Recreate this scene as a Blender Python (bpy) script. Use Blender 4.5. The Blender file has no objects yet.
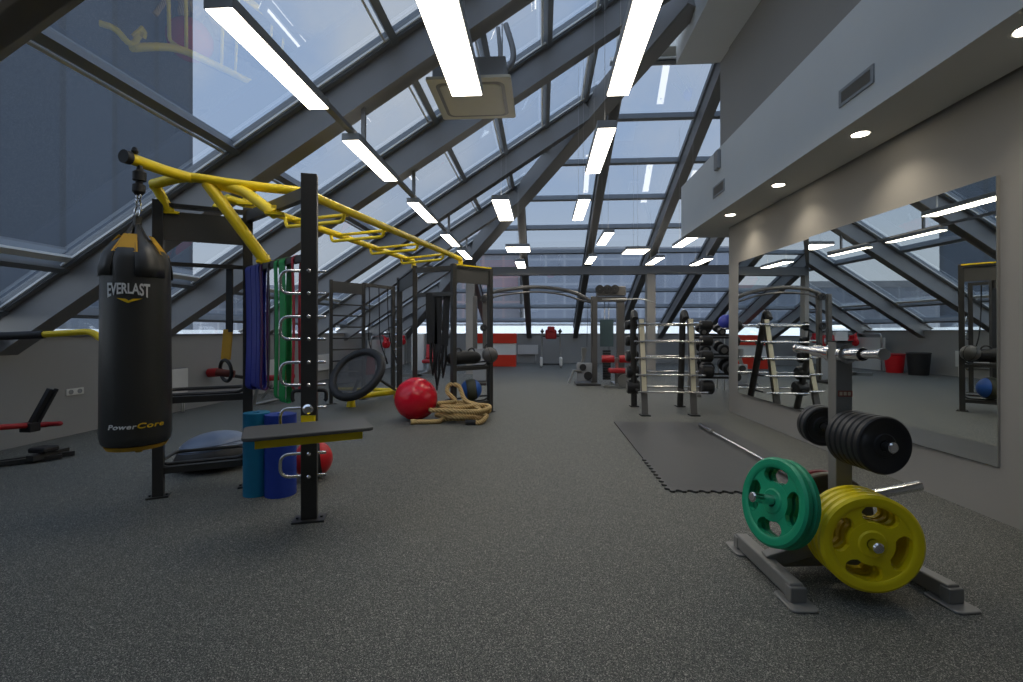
import bpy, bmesh, math, random
from math import sin, cos, pi, radians, atan2, sqrt
from mathutils import Vector, Matrix, Quaternion

random.seed(7)
S = bpy.context.scene
COL = S.collection
V = Vector

# ------------------------------------------------------------------ helpers
class MB:
    """collects shapes into one mesh"""
    def __init__(self):
        self.bm = bmesh.new()
    def box(self, x0, x1, y0, y1, z0, z1, mi=0):
        c = V(((x0+x1)/2, (y0+y1)/2, (z0+z1)/2))
        return self.obox(c, (abs(x1-x0), abs(y1-y0), abs(z1-z0)), Matrix.Identity(3), mi)
    def obox(self, c, size, R=None, mi=0):
        R = R or Matrix.Identity(3)
        vs = []
        for sx in (-.5, .5):
            for sy in (-.5, .5):
                for sz in (-.5, .5):
                    vs.append(self.bm.verts.new(V(c) + R @ V((sx*size[0], sy*size[1], sz*size[2]))))
        for f in ((0,1,3,2),(4,6,7,5),(0,4,5,1),(2,3,7,6),(0,2,6,4),(1,5,7,3)):
            fc = self.bm.faces.new([vs[i] for i in f]); fc.material_index = mi
        return self
    def bar(self, p, q, w, h, up=(0,0,1), mi=0):
        p, q = V(p), V(q); d = (q-p); L = d.length; d.normalize()
        u = V(up)
        if abs(d.dot(u)) > .98: u = V((0,1,0))
        s = d.cross(u).normalized(); u2 = s.cross(d).normalized()
        R = Matrix((s, d, u2)).transposed()
        return self.obox((p+q)/2, (w, L, h), R, mi)
    def frames(self, pts):
        n = len(pts); T = []
        for i in range(n):
            a = pts[max(i-1,0)]; b = pts[min(i+1,n-1)]
            t = (b-a); t = t.normalized() if t.length > 1e-9 else V((0,0,1)); T.append(t)
        r = T[0].cross(V((0,0,1)))
        if r.length < 1e-3: r = T[0].cross(V((1,0,0)))
        r.normalize(); out = []
        for i in range(n):
            if i:
                ax = T[i-1].cross(T[i])
                if ax.length > 1e-7:
                    ang = T[i-1].angle(T[i]); r = Quaternion(ax.normalized(), ang) @ r
            out.append((T[i], r.copy(), T[i].cross(r).normalized()))
        return out
    def tube(self, pts, r, seg=10, cap=True, closed=False, mi=0, smooth=True):
        pts = [V(p) for p in pts]
        rr = r if isinstance(r, (list, tuple)) else [r]*len(pts)
        if closed:
            pts = pts + [pts[0], pts[1]]; rr = list(rr) + [rr[0], rr[1]]
        fr = self.frames(pts); rings = []
        m = len(pts) - (2 if closed else 0)
        for i in range(m if closed else len(pts)):
            t, a, b = fr[i]
            rings.append([self.bm.verts.new(pts[i] + (a*cos(2*pi*k/seg) + b*sin(2*pi*k/seg))*rr[i]) for k in range(seg)])
        nr = len(rings)
        off = 0
        if closed:   # align last to first
            d0 = rings[0][0].co; best = 1e9
            for k in range(seg):
                dd = (rings[-1][k].co - d0).length
                if dd < best: best = dd; off = k
        for i in range(nr if closed else nr-1):
            A = rings[i]; B = rings[(i+1) % nr]
            for k in range(seg):
                o = 0
                if closed and i == nr-1:
                    f = self.bm.faces.new([A[(k+off) % seg], A[(k+1+off) % seg], B[(k+1) % seg], B[k]])
                else:
                    f = self.bm.faces.new([A[k], A[(k+1) % seg], B[(k+1) % seg], B[k]])
                f.smooth = smooth; f.material_index = mi
        if cap and not closed:
            f = self.bm.faces.new(rings[0][::-1]); f.material_index = mi
            f = self.bm.faces.new(rings[-1]); f.material_index = mi
        return self
    def cyl(self, p, q, r, seg=20, r2=None, mi=0):
        return self.tube([p, q], [r, r if r2 is None else r2], seg, True, False, mi)
    def lathe(self, prof, o=(0,0,0), axis=(0,0,1), seg=32, mi=0, closed=False):
        """prof: (radius, height along axis)"""
        o = V(o); ax = V(axis).normalized()
        a = ax.orthogonal().normalized(); b = ax.cross(a)
        rings = []
        for (r, h) in prof:
            if r < 1e-6:
                rings.append([self.bm.verts.new(o + ax*h)])
            else:
                rings.append([self.bm.verts.new(o + ax*h + (a*cos(2*pi*k/seg)+b*sin(2*pi*k/seg))*r) for k in range(seg)])
        n = len(rings)
        for i in range(n if closed else n-1):
            A, B = rings[i], rings[(i+1) % n]
            for k in range(seg):
                k2 = (k+1) % seg
                if len(A) == 1 and len(B) == 1: continue
                if len(A) == 1: vs = [A[0], B[k2], B[k]]
                elif len(B) == 1: vs = [A[k], A[k2], B[0]]
                else: vs = [A[k], A[k2], B[k2], B[k]]
                try:
                    f = self.bm.faces.new(vs); f.smooth = True; f.material_index = mi
                except ValueError: pass
        return self
    def sphere(self, c, r, seg=24, rings=14, scale=(1,1,1), mi=0):
        prof = [(r*sin(pi*i/rings), -r*cos(pi*i/rings)) for i in range(rings+1)]
        prof[0] = (0, -r); prof[-1] = (0, r)
        n0 = len(self.bm.verts)
        self.bm.verts.ensure_lookup_table()
        self.lathe(prof, (0,0,0), (0,0,1), seg, mi)
        self.bm.verts.ensure_lookup_table()
        for v in self.bm.verts[n0:]:
            v.co = V((v.co.x*scale[0], v.co.y*scale[1], v.co.z*scale[2])) + V(c)
        return self
    def torus(self, c, R, r, axis=(0,0,1), seg=40, sub=12, mi=0):
        prof = [(R + r*cos(2*pi*k/sub), r*sin(2*pi*k/sub)) for k in range(sub)]
        return self.lathe(prof, c, axis, seg, mi, closed=True)
    def prism(self, poly, h0, h1, M=None, mi=0):
        """poly: 2-D outline, extruded from h0 to h1 along local z of matrix M"""
        M = M or Matrix.Identity(4)
        lo = [self.bm.verts.new(M @ V((x, y, h0))) for x, y in poly]
        hi = [self.bm.verts.new(M @ V((x, y, h1))) for x, y in poly]
        n = len(poly)
        f = self.bm.faces.new(lo[::-1]); f.material_index = mi
        f = self.bm.faces.new(hi); f.material_index = mi
        for i in range(n):
            f = self.bm.faces.new([lo[i], lo[(i+1) % n], hi[(i+1) % n], hi[i]]); f.material_index = mi
        return self
    def quad(self, *vs, mi=0):
        f = self.bm.faces.new([self.bm.verts.new(V(v)) for v in vs]); f.material_index = mi
        return self
    def build(self, name, m, parent=None, bevel=0, solid=0):
        bm = self.bm
        bmesh.ops.recalc_face_normals(bm, faces=bm.faces)
        for e in bm.edges:
            if len(e.link_faces) == 2 and e.calc_face_angle(0) > radians(38): e.smooth = False
        me = bpy.data.meshes.new(name); bm.to_mesh(me); bm.free()
        for mm in (m if isinstance(m, (list, tuple)) else [m]): me.materials.append(mm)
        o = bpy.data.objects.new(name, me); COL.objects.link(o)
        if parent: o.parent = parent
        if bevel:
            b = o.modifiers.new('bevel', 'BEVEL'); b.width = bevel; b.segments = 2; b.limit_method = 'ANGLE'
            b.angle_limit = radians(40)
        return o

def arc(c, r, a0, a1, n, ux, uy):
    c, ux, uy = V(c), V(ux), V(uy)
    return [c + (ux*cos(a0+(a1-a0)*i/n) + uy*sin(a0+(a1-a0)*i/n))*r for i in range(n+1)]

def rounded(pts, rad, n=5):
    """polyline with rounded corners"""
    pts = [V(p) for p in pts]; out = [pts[0]]
    for i in range(1, len(pts)-1):
        a, b, c = pts[i-1], pts[i], pts[i+1]
        d1 = (a-b); d2 = (c-b); r = min(rad, d1.length*.49, d2.length*.49)
        p0 = b + d1.normalized()*r; p1 = b + d2.normalized()*r
        for k in range(n+1):
            t = k/n; out.append(p0*(1-t)**2 + b*2*t*(1-t) + p1*t*t)
    out.append(pts[-1]); return out

def smooth_path(pts, n=8, closed=False):
    pts = [V(p) for p in pts]; out = []; N = len(pts)
    rng = range(N if closed else N-1)
    for i in rng:
        if closed: p0, p1, p2, p3 = pts[i-1], pts[i], pts[(i+1) % N], pts[(i+2) % N]
        else: p0, p1, p2, p3 = pts[max(i-1,0)], pts[i], pts[i+1], pts[min(i+2,N-1)]
        for k in range(n):
            t = k/n
            out.append(.5*((2*p1) + (p2-p0)*t + (2*p0-5*p1+4*p2-p3)*t*t + (3*p1-p0-3*p2+p3)*t**3))
    if not closed: out.append(pts[-1])
    return out

def tag(o, label, cat, group=None, kind=None):
    o['label'] = label; o['category'] = cat
    if group: o['group'] = group
    if kind: o['kind'] = kind
    return o
def thing(name, label, cat, loc=(0,0,0), rz=0, group=None):
    o = bpy.data.objects.new(name, None); COL.objects.link(o)
    o.location = loc; o.rotation_euler = (0,0,rz); o.empty_display_size = .1
    return tag(o, label, cat, group)
def struct(o):
    o['kind'] = 'structure'; return o
def dup(root, loc, rz=None, label=None, group=None):
    r = root.copy(); COL.objects.link(r); r.location = loc
    if rz is not None: r.rotation_euler = (r.rotation_euler.x, r.rotation_euler.y, rz)
    if label: r['label'] = label
    if group: r['group'] = group
    for ch in list(root.children):
        c = ch.copy(); COL.objects.link(c); c.parent = r
        for g in list(ch.children):
            d = g.copy(); COL.objects.link(d); d.parent = c
    return r

# ------------------------------------------------------------------ materials
def newmat(name):
    m = bpy.data.materials.new(name); m.use_nodes = True
    nt = m.node_tree; return m, nt, nt.nodes['Principled BSDF']
def srgb(r, g, b):
    f = lambda c: (c/255/12.92) if c/255 <= .04045 else ((c/255+.055)/1.055)**2.4
    return (f(r), f(g), f(b), 1)
def N(nt, t, **kw):
    n = nt.nodes.new(t)
    for k, v in kw.items():
        if k.startswith('i_'):
            n.inputs[k[2:].replace('_', ' ')].default_value = v
        else: setattr(n, k, v)
    return n
def mat(name, rgb, rough=.5, metal=0, var=.12, scale=12, bump=0, spec=.5, coat=0):
    """painted / plastic / metal surface with slight procedural unevenness"""
    m, nt, b = newmat(name)
    tc = N(nt, 'ShaderNodeTexCoord'); no = N(nt, 'ShaderNodeTexNoise', i_Scale=scale, i_Detail=3.)
    nt.links.new(tc.outputs['Object'], no.inputs['Vector'])
    c = srgb(*rgb)
    mx = N(nt, 'ShaderNodeMix', data_type='RGBA')
    lo = tuple(x*(1-var) for x in c[:3])+(1,); hi = tuple(min(1, x*(1+var)) for x in c[:3])+(1,)
    mx.inputs[6].default_value = lo; mx.inputs[7].default_value = hi
    nt.links.new(no.outputs['Fac'], mx.inputs[0]); nt.links.new(mx.outputs[2], b.inputs['Base Color'])
    b.inputs['Roughness'].default_value = rough; b.inputs['Metallic'].default_value = metal
    b.inputs['Specular IOR Level'].default_value = spec
    if coat: b.inputs['Coat Weight'].default_value = coat
    if bump:
        bp = N(nt, 'ShaderNodeBump', i_Strength=bump, i_Distance=.01)
        n2 = N(nt, 'ShaderNodeTexNoise', i_Scale=scale*12, i_Detail=2.)
        nt.links.new(tc.outputs['Object'], n2.inputs['Vector'])
        nt.links.new(n2.outputs['Fac'], bp.inputs['Height']); nt.links.new(bp.outputs['Normal'], b.inputs['Normal'])
    return m
def emit(name, rgb, st):
    m, nt, b = newmat(name)
    b.inputs['Base Color'].default_value = (.8,.8,.8,1)
    b.inputs['Emission Color'].default_value = srgb(*rgb); b.inputs['Emission Strength'].default_value = st
    return m
def glass_mat(name, tint, ior=1.5, gloss=1.0):
    """thin pane: tinted transmission plus mirror-like reflection by the Fresnel law"""
    m, nt, b = newmat(name); nt.nodes.remove(b)
    out = nt.nodes['Material Output']
    tr = N(nt, 'ShaderNodeBsdfTransparent'); tr.inputs['Color'].default_value = tint
    gl = N(nt, 'ShaderNodeBsdfGlossy'); gl.inputs['Roughness'].default_value = .015
    gl.inputs['Color'].default_value = (.95,.97,1,1)
    geo = N(nt, 'ShaderNodeNewGeometry'); dt = N(nt, 'ShaderNodeVectorMath', operation='DOT_PRODUCT')
    nt.links.new(geo.outputs['Normal'], dt.inputs[0]); nt.links.new(geo.outputs['Incoming'], dt.inputs[1])
    ab = N(nt, 'ShaderNodeMath', operation='ABSOLUTE'); nt.links.new(dt.outputs['Value'], ab.inputs[0])
    om = N(nt, 'ShaderNodeMath', operation='SUBTRACT', use_clamp=True); om.inputs[0].default_value = 1; nt.links.new(ab.outputs[0], om.inputs[1])
    pw = N(nt, 'ShaderNodeMath', operation='POWER'); pw.inputs[1].default_value = 5; nt.links.new(om.outputs[0], pw.inputs[0])
    f0 = ((ior-1)/(ior+1))**2*gloss*2
    ma = N(nt, 'ShaderNodeMath', operation='MULTIPLY_ADD'); ma.inputs[1].default_value = 1-f0; ma.inputs[2].default_value = f0
    nt.links.new(pw.outputs[0], ma.inputs[0])
    mx = N(nt, 'ShaderNodeMixShader'); nt.links.new(ma.outputs[0], mx.inputs[0])
    nt.links.new(tr.outputs[0], mx.inputs[1]); nt.links.new(gl.outputs[0], mx.inputs[2])
    nt.links.new(mx.outputs[0], out.inputs['Surface'])
    return m

def floor_mat():
    m, nt, b = newmat('speckled_rubber')
    tc = N(nt, 'ShaderNodeTexCoord')
    base = srgb(76,75,72); 
    big = N(nt, 'ShaderNodeTexNoise', i_Scale=1.3, i_Detail=4.)
    nt.links.new(tc.outputs['Object'], big.inputs['Vector'])
    mx = N(nt, 'ShaderNodeMix', data_type='RGBA')
    mx.inputs[6].default_value = srgb(82, 84, 79); mx.inputs[7].default_value = srgb(94, 96, 90)
    nt.links.new(big.outputs['Fac'], mx.inputs[0])
    cur = mx.outputs[2]
    for sc, lo, hi, col in ((330., .60, .66, (146,145,136)), (300., .60, .66, (44,44,42)), (230., .68, .72, (168,165,154)), (420., .66, .70, (190,186,176)), (420., .62, .68, (36,36,35))):
        n = N(nt, 'ShaderNodeTexNoise', i_Scale=sc*.55, i_Detail=1., i_Roughness=.4)
        mpn = N(nt, 'ShaderNodeMapping'); mpn.inputs['Location'].default_value = (sc*.37, lo*11, sc*.11+lo)
        nt.links.new(tc.outputs['Object'], mpn.inputs['Vector']); nt.links.new(mpn.outputs[0], n.inputs['Vector'])
        mr = N(nt, 'ShaderNodeMapRange', i_From_Min=lo-.02, i_From_Max=hi)
        nt.links.new(n.outputs['Fac'], mr.inputs['Value'])
        m2 = N(nt, 'ShaderNodeMix', data_type='RGBA'); m2.inputs[7].default_value = srgb(*col)
        nt.links.new(mr.outputs[0], m2.inputs[0]); nt.links.new(cur, m2.inputs[6]); cur = m2.outputs[2]
    nt.links.new(cur, b.inputs['Base Color'])
    b.inputs['Roughness'].default_value = .62; b.inputs['Specular IOR Level'].default_value = .35
    n = N(nt, 'ShaderNodeTexNoise', i_Scale=180., i_Detail=2.)
    nt.links.new(tc.outputs['Object'], n.inputs['Vector'])
    bp = N(nt, 'ShaderNodeBump', i_Strength=.25, i_Distance=.004)
    nt.links.new(n.outputs['Fac'], bp.inputs['Height']); nt.links.new(bp.outputs['Normal'], b.inputs['Normal'])
    return m

def facade_mat(name, wall, glass, sx, sz):
    """office facade: rows of windows between floor bands"""
    m, nt, b = newmat(name)
    tc = N(nt, 'ShaderNodeTexCoord'); br = N(nt, 'ShaderNodeTexBrick')
    br.offset = 0; br.inputs['Color1'].default_value = srgb(*glass); br.inputs['Color2'].default_value = tuple(x*.8 for x in srgb(*glass)[:3])+(1,)
    br.inputs['Mortar'].default_value = srgb(*wall); br.inputs['Scale'].default_value = 1
    br.inputs['Mortar Size'].default_value = .06*sx; br.inputs['Brick Width'].default_value = sx; br.inputs['Row Height'].default_value = sz
    sep = N(nt, 'ShaderNodeSeparateXYZ'); cb = N(nt, 'ShaderNodeCombineXYZ'); ad = N(nt, 'ShaderNodeMath', operation='ADD')
    nt.links.new(tc.outputs['Object'], sep.inputs[0]); nt.links.new(sep.outputs[0], ad.inputs[0]); nt.links.new(sep.outputs[1], ad.inputs[1])
    nt.links.new(ad.outputs[0], cb.inputs[0]); nt.links.new(sep.outputs[2], cb.inputs[1]); nt.links.new(cb.outputs[0], br.inputs['Vector'])
    nt.links.new(br.outputs['Color'], b.inputs['Base Color'])
    b.inputs['Roughness'].default_value = .4
    return m

M = dict(
    floor=floor_mat(),
    wall=mat('grey_wall_paint', (156,152,145), .75, var=.03, scale=2),
    knee=mat('grey_sill_paint', (160,160,157), .75, var=.03, scale=2),
    plaster=mat('light_grey_plaster', (212,214,212), .8, var=.03, scale=2),
    plasterdark=mat('grey_plaster', (150,152,152), .8, var=.03, scale=2),
    steel=mat('grey_painted_steel', (128,127,126), .5, var=.05, scale=3),
    mull=mat('grey_mullion', (120,124,128), .45, var=.05, scale=3),
    mullw=mat('pale_mullion_cap', (225,226,222), .5, var=.03, scale=3),
    roofglass=glass_mat('tinted_roof_glass', (.43,.475,.53,1), 1.5, 2.4),
    clearglass=glass_mat('clear_glass', (.93,.95,.96,1), 1.45),
    lamp=emit('lamp_diffuser', (255,244,224), 8.5),
    uplight=emit('uplight_diffuser', (255,248,236), 2.3),
    downl=emit('downlight_lens', (255,244,222), 12.0),
    beige=mat('beige_plastic', (214,210,194), .55, var=.03),
    housing=mat('lamp_housing', (150,152,154), .45, var=.04),
    black=mat('black_powder_coat', (54,53,51), .42, var=.1, scale=20),
    blackp=mat('black_rubber', (30,30,31), .6, var=.15, scale=25),
    dark=mat('charcoal_panel', (78,77,75), .5, var=.06),
    yellow=mat('yellow_powder_coat', (244,214,24), .38, var=.05),
    chrome=mat('chrome', (225,225,225), .16, 1, var=.03),
    satin=mat('satin_steel', (185,185,182), .32, 1, var=.05),
    gunmetal=mat('gunmetal_paint', (134,132,127), .38, .12, var=.06),
    machine=mat('machine_grey_paint', (92,90,87), .4, .1, var=.06),
    red=mat('red_vinyl', (170,32,36), .42, var=.08),
    white=mat('white_plastic', (222,222,218), .5, var=.03),
)
# ------------------------------------------------------------------ camera
F_PX = 480.0; EYE = 1.25; YAW = atan2(30.5, F_PX)
cam = bpy.data.cameras.new('camera'); co = bpy.data.objects.new('camera', cam); COL.objects.link(co)
co.location = (0, 0, EYE); co.rotation_euler = (radians(90), 0, YAW)
cam.sensor_width = 36; cam.lens = F_PX/1023*36; cam.shift_y = -9/1023; cam.clip_start = .05; cam.clip_end = 500
S.camera = co
S.view_settings.view_transform = 'Standard'; S.view_settings.look = 'None'
S.view_settings.exposure = 0.44; S.view_settings.gamma = 1
S.view_settings.use_curve_mapping = False

# ------------------------------------------------------------------ room geometry
XL, YF, XR, YE = -5.7, 19.5, 2.97, 7.8      # sill wall, far wall, mirror wall, end of the mirror wall
XB, YB = 8.6, -2.5                          # side room's end, wall behind the camera
TL, TF, Z0 = .643, .415, 1.0                # roof pitches; underside of the rafters at the eaves
GH = .50                                    # glass above the rafters' underside
def zl(x): return Z0 + TL*(x-XL)
def zf(y): return Z0 + TF*(YF-y)
def xh(y): return XL + TF*(YF-y)/TL         # hip line
XT = 2.25                                   # fascia where the glass ends
YT = 8.22                                    # top of the far slope / edge of the dropped ceiling

m = MB(); m.box(XL-.3, XB+.3, YB-.3, YF+.3, -.2, 0); struct(m.build('floor', M['floor']))
m = MB(); m.box(XL-.25, XL, YB-.25, YF+.25, 0, 1.2); struct(m.build('wall_left', M['knee']))
m = MB(); m.box(XL, XB, YF, YF+.25, 0, 1.17); struct(m.build('wall_far', M['knee']))
def xw(y): return 2.952 + .0137*(7.8-y)        # the mirror wall is not quite parallel to the hall
Mz = Matrix.Identity(4)
m = MB(); m.prism([(xw(YB), YB), (xw(YE), YE), (XR+.3, YE), (XR+.3, YB)], 0, 5.75, Mz); m.box(XR, XR+.2, YE, 8.22, 3.79, 5.75); struct(m.build('wall_right', M['wall']))
m = MB(); m.box(XR+.2, XB, YE-.2, YE, 0, 6.3); struct(m.build('wall_side', M['wall']))
m = MB(); m.box(XB, XB+.2, YE-.2, YF+.25, 0, 6.5); struct(m.build('wall_end', M['wall']))
m = MB(); m.box(XL-.25, XR+.3, YB-.25, YB, 0, 7); struct(m.build('wall_back', M['wall']))
m = MB(); m.box(XT, XB, YB, YT, 5.75, 6.9); struct(m.build('ceiling', [M['plaster']]))
# bulkhead with downlights
m = MB(); m.box(2.44, XR, YB, 8.6, 2.9, 3.79); m.box(XR, XB, YE, 8.6, 2.9, 3.79)
struct(m.build('ceiling_soffit', M['plaster']))

# rafters of the left slope
tn = [0]
def trim(mb, mt, bevel=0):
    tn[0] += 1
    return struct(mb.build('trim_%d' % tn[0], mt, bevel=bevel))
RY = [-2.3, .03, 2.36, 4.77, 6.6, 9.15, 11.4, 13.6, 15.8, 18.0]
def ibeam(mb, p, q, w, h, side):
    """box rafter with bottom flange, p/q on the underside"""
    p, q = V(p), V(q)
    up = V((0,0,1))
    mb.bar(p+up*h/2, q+up*h/2, w*.72, h, side)
    mb.bar(p+up*.015, q+up*.015, w, .03, side)
    mb.bar(p+up*(h-.02), q+up*(h-.02), w, .04, side)
RH = .36
for y in RY:
    xe = min(XT, xh(y)) if y > YT - 2 else XT
    if xe < XL + .5: continue
    m = MB()
    p = V((XL-.05, y, zl(XL-.05))); q = V((xe, y, zl(xe)))
    d = (q-p).normalized(); nrm = V((-d.z, 0, d.x))
    m.bar(p+nrm*RH/2, q+nrm*RH/2, .14, RH, nrm)
    m.bar(p+nrm*.015, q+nrm*.015, .22, .03, nrm)
    m.bar(p+nrm*(RH-.015), q+nrm*(RH-.015), .22, .03, nrm)
    trim(m, M['steel'])
# rafters of the far slope
RX = [-3.85, -2.15, -.52, 1.34, 3.1, 4.7, 6.35, 8.05]
for x in RX:
    yt = max(YT, YF - TL*(x-XL)/TF) if x < 2.4 else YT
    m = MB()
    p = V((x, YF+.05, zf(YF+.05))); q = V((x, yt, zf(yt)))
    d = (q-p).normalized(); nrm = V((0, d.z, -d.y)).normalized()
    if nrm.z < 0: nrm = -nrm
    m.bar(p+nrm*RH/2, q+nrm*RH/2, .13, RH, nrm)
    m.bar(p+nrm*.015, q+nrm*.015, .2, .03, nrm)
    trim(m, M['steel'])
# hip beam
m = MB()
p = V((XL, YF, Z0)); q = V((xh(7.2), 7.2, zf(7.2)))
d = (q-p).normalized(); side = d.cross(V((0,0,1))).normalized(); nrm = side.cross(d).normalized()
m.bar(p+nrm*.2-V((0,0,.06)), q+nrm*.2-V((0,0,.06)), .24, .44, nrm)
m.bar(p-V((0,0,.06)), q-V((0,0,.06)), .3, .03, nrm)
trim(m, M['steel'])
# cross beam and its columns
m = MB(); m.box(xh(14.2), XB, 14.1, 14.3, 2.93, 3.17); m.box(xh(14.2), XB, 14.05, 14.35, 2.93, 2.96); trim(m, M['steel'])
for x in (-2.13, 3.15):
    m = MB(); m.box(x-.12, x+.12, 14.08, 14.32, 0, 2.93); m.box(x-.17, x+.17, 14.03, 14.37, 0, .02); trim(m, M['wall'], .004)

# glazing of the left slope: one window per bay between rafters
wn = [0]
PX = [-4.98, -3.14, -1.5, -.72, .05, .78, 1.55]
nl = V((-TL, 0, 1)).normalized()
def glp(x, y, k=0): return V((x, y, zl(x)+GH)) + nl*k
def gfp(x, y, k=0): return V((x, y, zf(y)+GH)) + V((0, TF, 1)).normalized()*k
for i in range(len(RY)-1):
    ya, yb = RY[i], RY[i+1]
    wn[0] += 1
    hip_b = xh(yb) if yb > 7 else 99
    hip_a = xh(ya) if ya > 7 else 99
    xa, xb = min(XT, hip_a), min(XT, hip_b)
    if xb < XL+.3: xb = XL+.3
    if xa < XL+.5: continue
    fm = MB()
    for y in (ya+.09, yb-.09):
        xe = XT if y < 7.2 else min(XT, xh(y))
        fm.bar(glp(XL, y, -.03), glp(xe, y, -.03), .09, .12, nl)
    for x in [XL+.04] + PX:
        ye = yb
        if x > xb: ye = min(yb, YF - TL*(x-XL)/TF)
        if ye < ya+.2: continue
        fm.bar(glp(x, ya, -.035), glp(x, ye, -.035), .075, .14, nl)
    # pale cap lines beside the rafters
    fm2 = MB()
    for y in (ya+.155, yb-.155):
        xe = XT if y < 7.2 else min(XT, xh(y))
        fm2.bar(glp(XL, y, -.06), glp(xe, y, -.06), .02, .02, nl)
    for x in PX:
        ye = yb-.15
        if x > xb: ye = min(yb-.15, YF - TL*(x-XL)/TF)
        if ye < ya+.3: continue
        w_, o_ = (.085, .115) if x < -4 else (.022, -.075); fm2.bar(glp(x+o_, ya+.15, -.05), glp(x+o_, ye, -.05), w_, .03, nl)
    f = struct(fm.build('window_%d' % wn[0], M['mull']))
    fm2.build('bead', M['mullw'], f)
    g = MB()
    poly = [glp(XL, ya), glp(xa, ya)]
    if ya < 7.3 and yb > 7.3 and xb < XT:
        yk = YF - TL*(XT-XL)/TF
        if ya < yk < yb: poly.append(glp(XT, yk))
    poly += [glp(xb, yb), glp(XL, yb)]
    g.bm.faces.new([g.bm.verts.new(v) for v in poly])
    g.build('glass', M['roofglass'], f)
# glazing of the far slope
FYS = [18.9 - 1.148*k for k in range(0, 10)]
FX = [XL] + RX + [XB]
nf = V((0, TF, 1)).normalized()
for i in range(len(FX)-1):
    x0, x1 = FX[i], FX[i+1]
    wn[0] += 1
    def ylim(x): return max(YT+.36, YF - TL*(x-XL)/TF)
    fm = MB(); fm2 = MB(); any_ = False
    for y in FYS:
        xs = max(x0, xh(y))
        if xs > x1-.1: continue
        fm.bar(gfp(xs, y, -.03), gfp(x1, y, -.03), .07, .13, nf); any_ = True
        b_ = .055 if 17.5 < y < 18 else .02; fm2.bar(gfp(xs, y+.048, -.07), gfp(x1, y+.048, -.07), b_, .02, nf)
    for x in (x0+.06, x1-.06):
        if x > XL+.3: fm.bar(gfp(x, YF, -.03), gfp(x, ylim(x), -.03), .07, .1, nf)
    f = struct(fm.build('window_%d' % wn[0], M['mull']))
    fm2.build('bead', M['mullw'], f)
    g = MB()
    poly = [gfp(x0, YF), gfp(x1, YF), gfp(x1, ylim(x1))]
    xk = xh(YT+.36)
    if x0 < xk < x1: poly.append(gfp(xk, YT+.36))
    poly.append(gfp(x0, ylim(x0)))
    if x0 <= XL+.01: poly = [gfp(x0, YF), gfp(x1, YF), gfp(x1, ylim(x1))]
    g.bm.faces.new([g.bm.verts.new(v) for v in poly])
    g.build('glass', M['roofglass'], f)
# pale head frame on top of the far slope, closing up to the ceiling
m = MB(); m.bar(gfp(1.2, YT+.36), gfp(XB, YT+.36), .1, .1, nf); trim(m, M['mullw'])
m = MB(); m.box(1.3, XB, YT, YT+.3, 6.05, 6.9); trim(m, M['plaster'])
# clerestory strips between sill and roof glass
wn[0] += 1
m = MB()
for y in RY: m.box(XL-.14, XL-.06, y-.05, y+.05, 1.2, 1.52)
m.box(XL-.16, XL-.04, YB, YF, 1.46, 1.54); m.box(XL-.2, XL+.03, YB, YF, 1.2, 1.22)
f = struct(m.build('window_%d' % wn[0], M['mull']))
g = MB(); g.box(XL-.11, XL-.10, YB, YF, 1.22, 1.46); g.build('glass', M['clearglass'], f)
wn[0] += 1
m = MB()
for x in RX: m.box(x-.05, x+.05, YF+.06, YF+.14, 1.17, 1.56)
m.box(XL, XB, YF+.04, YF+.16, 1.5, 1.58); m.box(XL, XB, YF-.03, YF+.2, 1.17, 1.19)
f = struct(m.build('window_%d' % wn[0], M['mull']))
g = MB(); g.box(XL, XB, YF+.10, YF+.11, 1.19, 1.5); g.build('glass', M['clearglass'], f)

# ------------------------------------------------------------------ sky
w = bpy.data.worlds.new('world'); S.world = w; w.use_nodes = True
nt = w.node_tree; bg = nt.nodes['Background']
tc = N(nt, 'ShaderNodeTexCoord'); sp = N(nt, 'ShaderNodeSeparateXYZ'); nt.links.new(tc.outputs['Generated'], sp.inputs[0])
rp = N(nt, 'ShaderNodeValToRGB')
e = rp.color_ramp.elements
e[0].position = 0; e[0].color = (.95,.98,1.0,1)
e[1].position = .12; e[1].color = (.86,.93,1.0,1)
for p, c in ((.3,(.62,.76,.98,1)), (.6,(.55,.72,1.0,1)), (1,(.62,.76,1.0,1))):
    x = e.new(p); x.color = c
nt.links.new(sp.outputs[2], rp.inputs[0])
no = N(nt, 'ShaderNodeTexNoise', i_Scale=2.2, i_Detail=6., i_Roughness=.55); nt.links.new(tc.outputs['Generated'], no.inputs['Vector'])
mr = N(nt, 'ShaderNodeMapRange', i_From_Min=.45, i_From_Max=.72); nt.links.new(no.outputs['Fac'], mr.inputs['Value'])
mx = N(nt, 'ShaderNodeMix', data_type='RGBA'); mx.inputs[7].default_value = (1.0,1.0,1.0,1)
nt.links.new(mr.outputs[0], mx.inputs[0]); nt.links.new(rp.outputs[0], mx.inputs[6])
nt.links.new(mx.outputs[2], bg.inputs['Color'])
# unseen sky behind the camera is made brighter than ahead to light the hall
sb = N(nt, 'ShaderNodeMapRange', i_From_Min=-.9, i_From_Max=.25, i_To_Min=2.6, i_To_Max=.95); nt.links.new(sp.outputs[1], sb.inputs['Value'])
nt.links.new(sb.outputs[0], bg.inputs['Strength'])
S.cycles.max_bounces = 10; S.cycles.transparent_max_bounces = 24; S.cycles.glossy_bounces = 6
S.cycles.use_denoising = True; S.cycles.caustics_reflective = False; S.cycles.caustics_refractive = False
S.cycles.sample_clamp_indirect = 6
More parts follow.
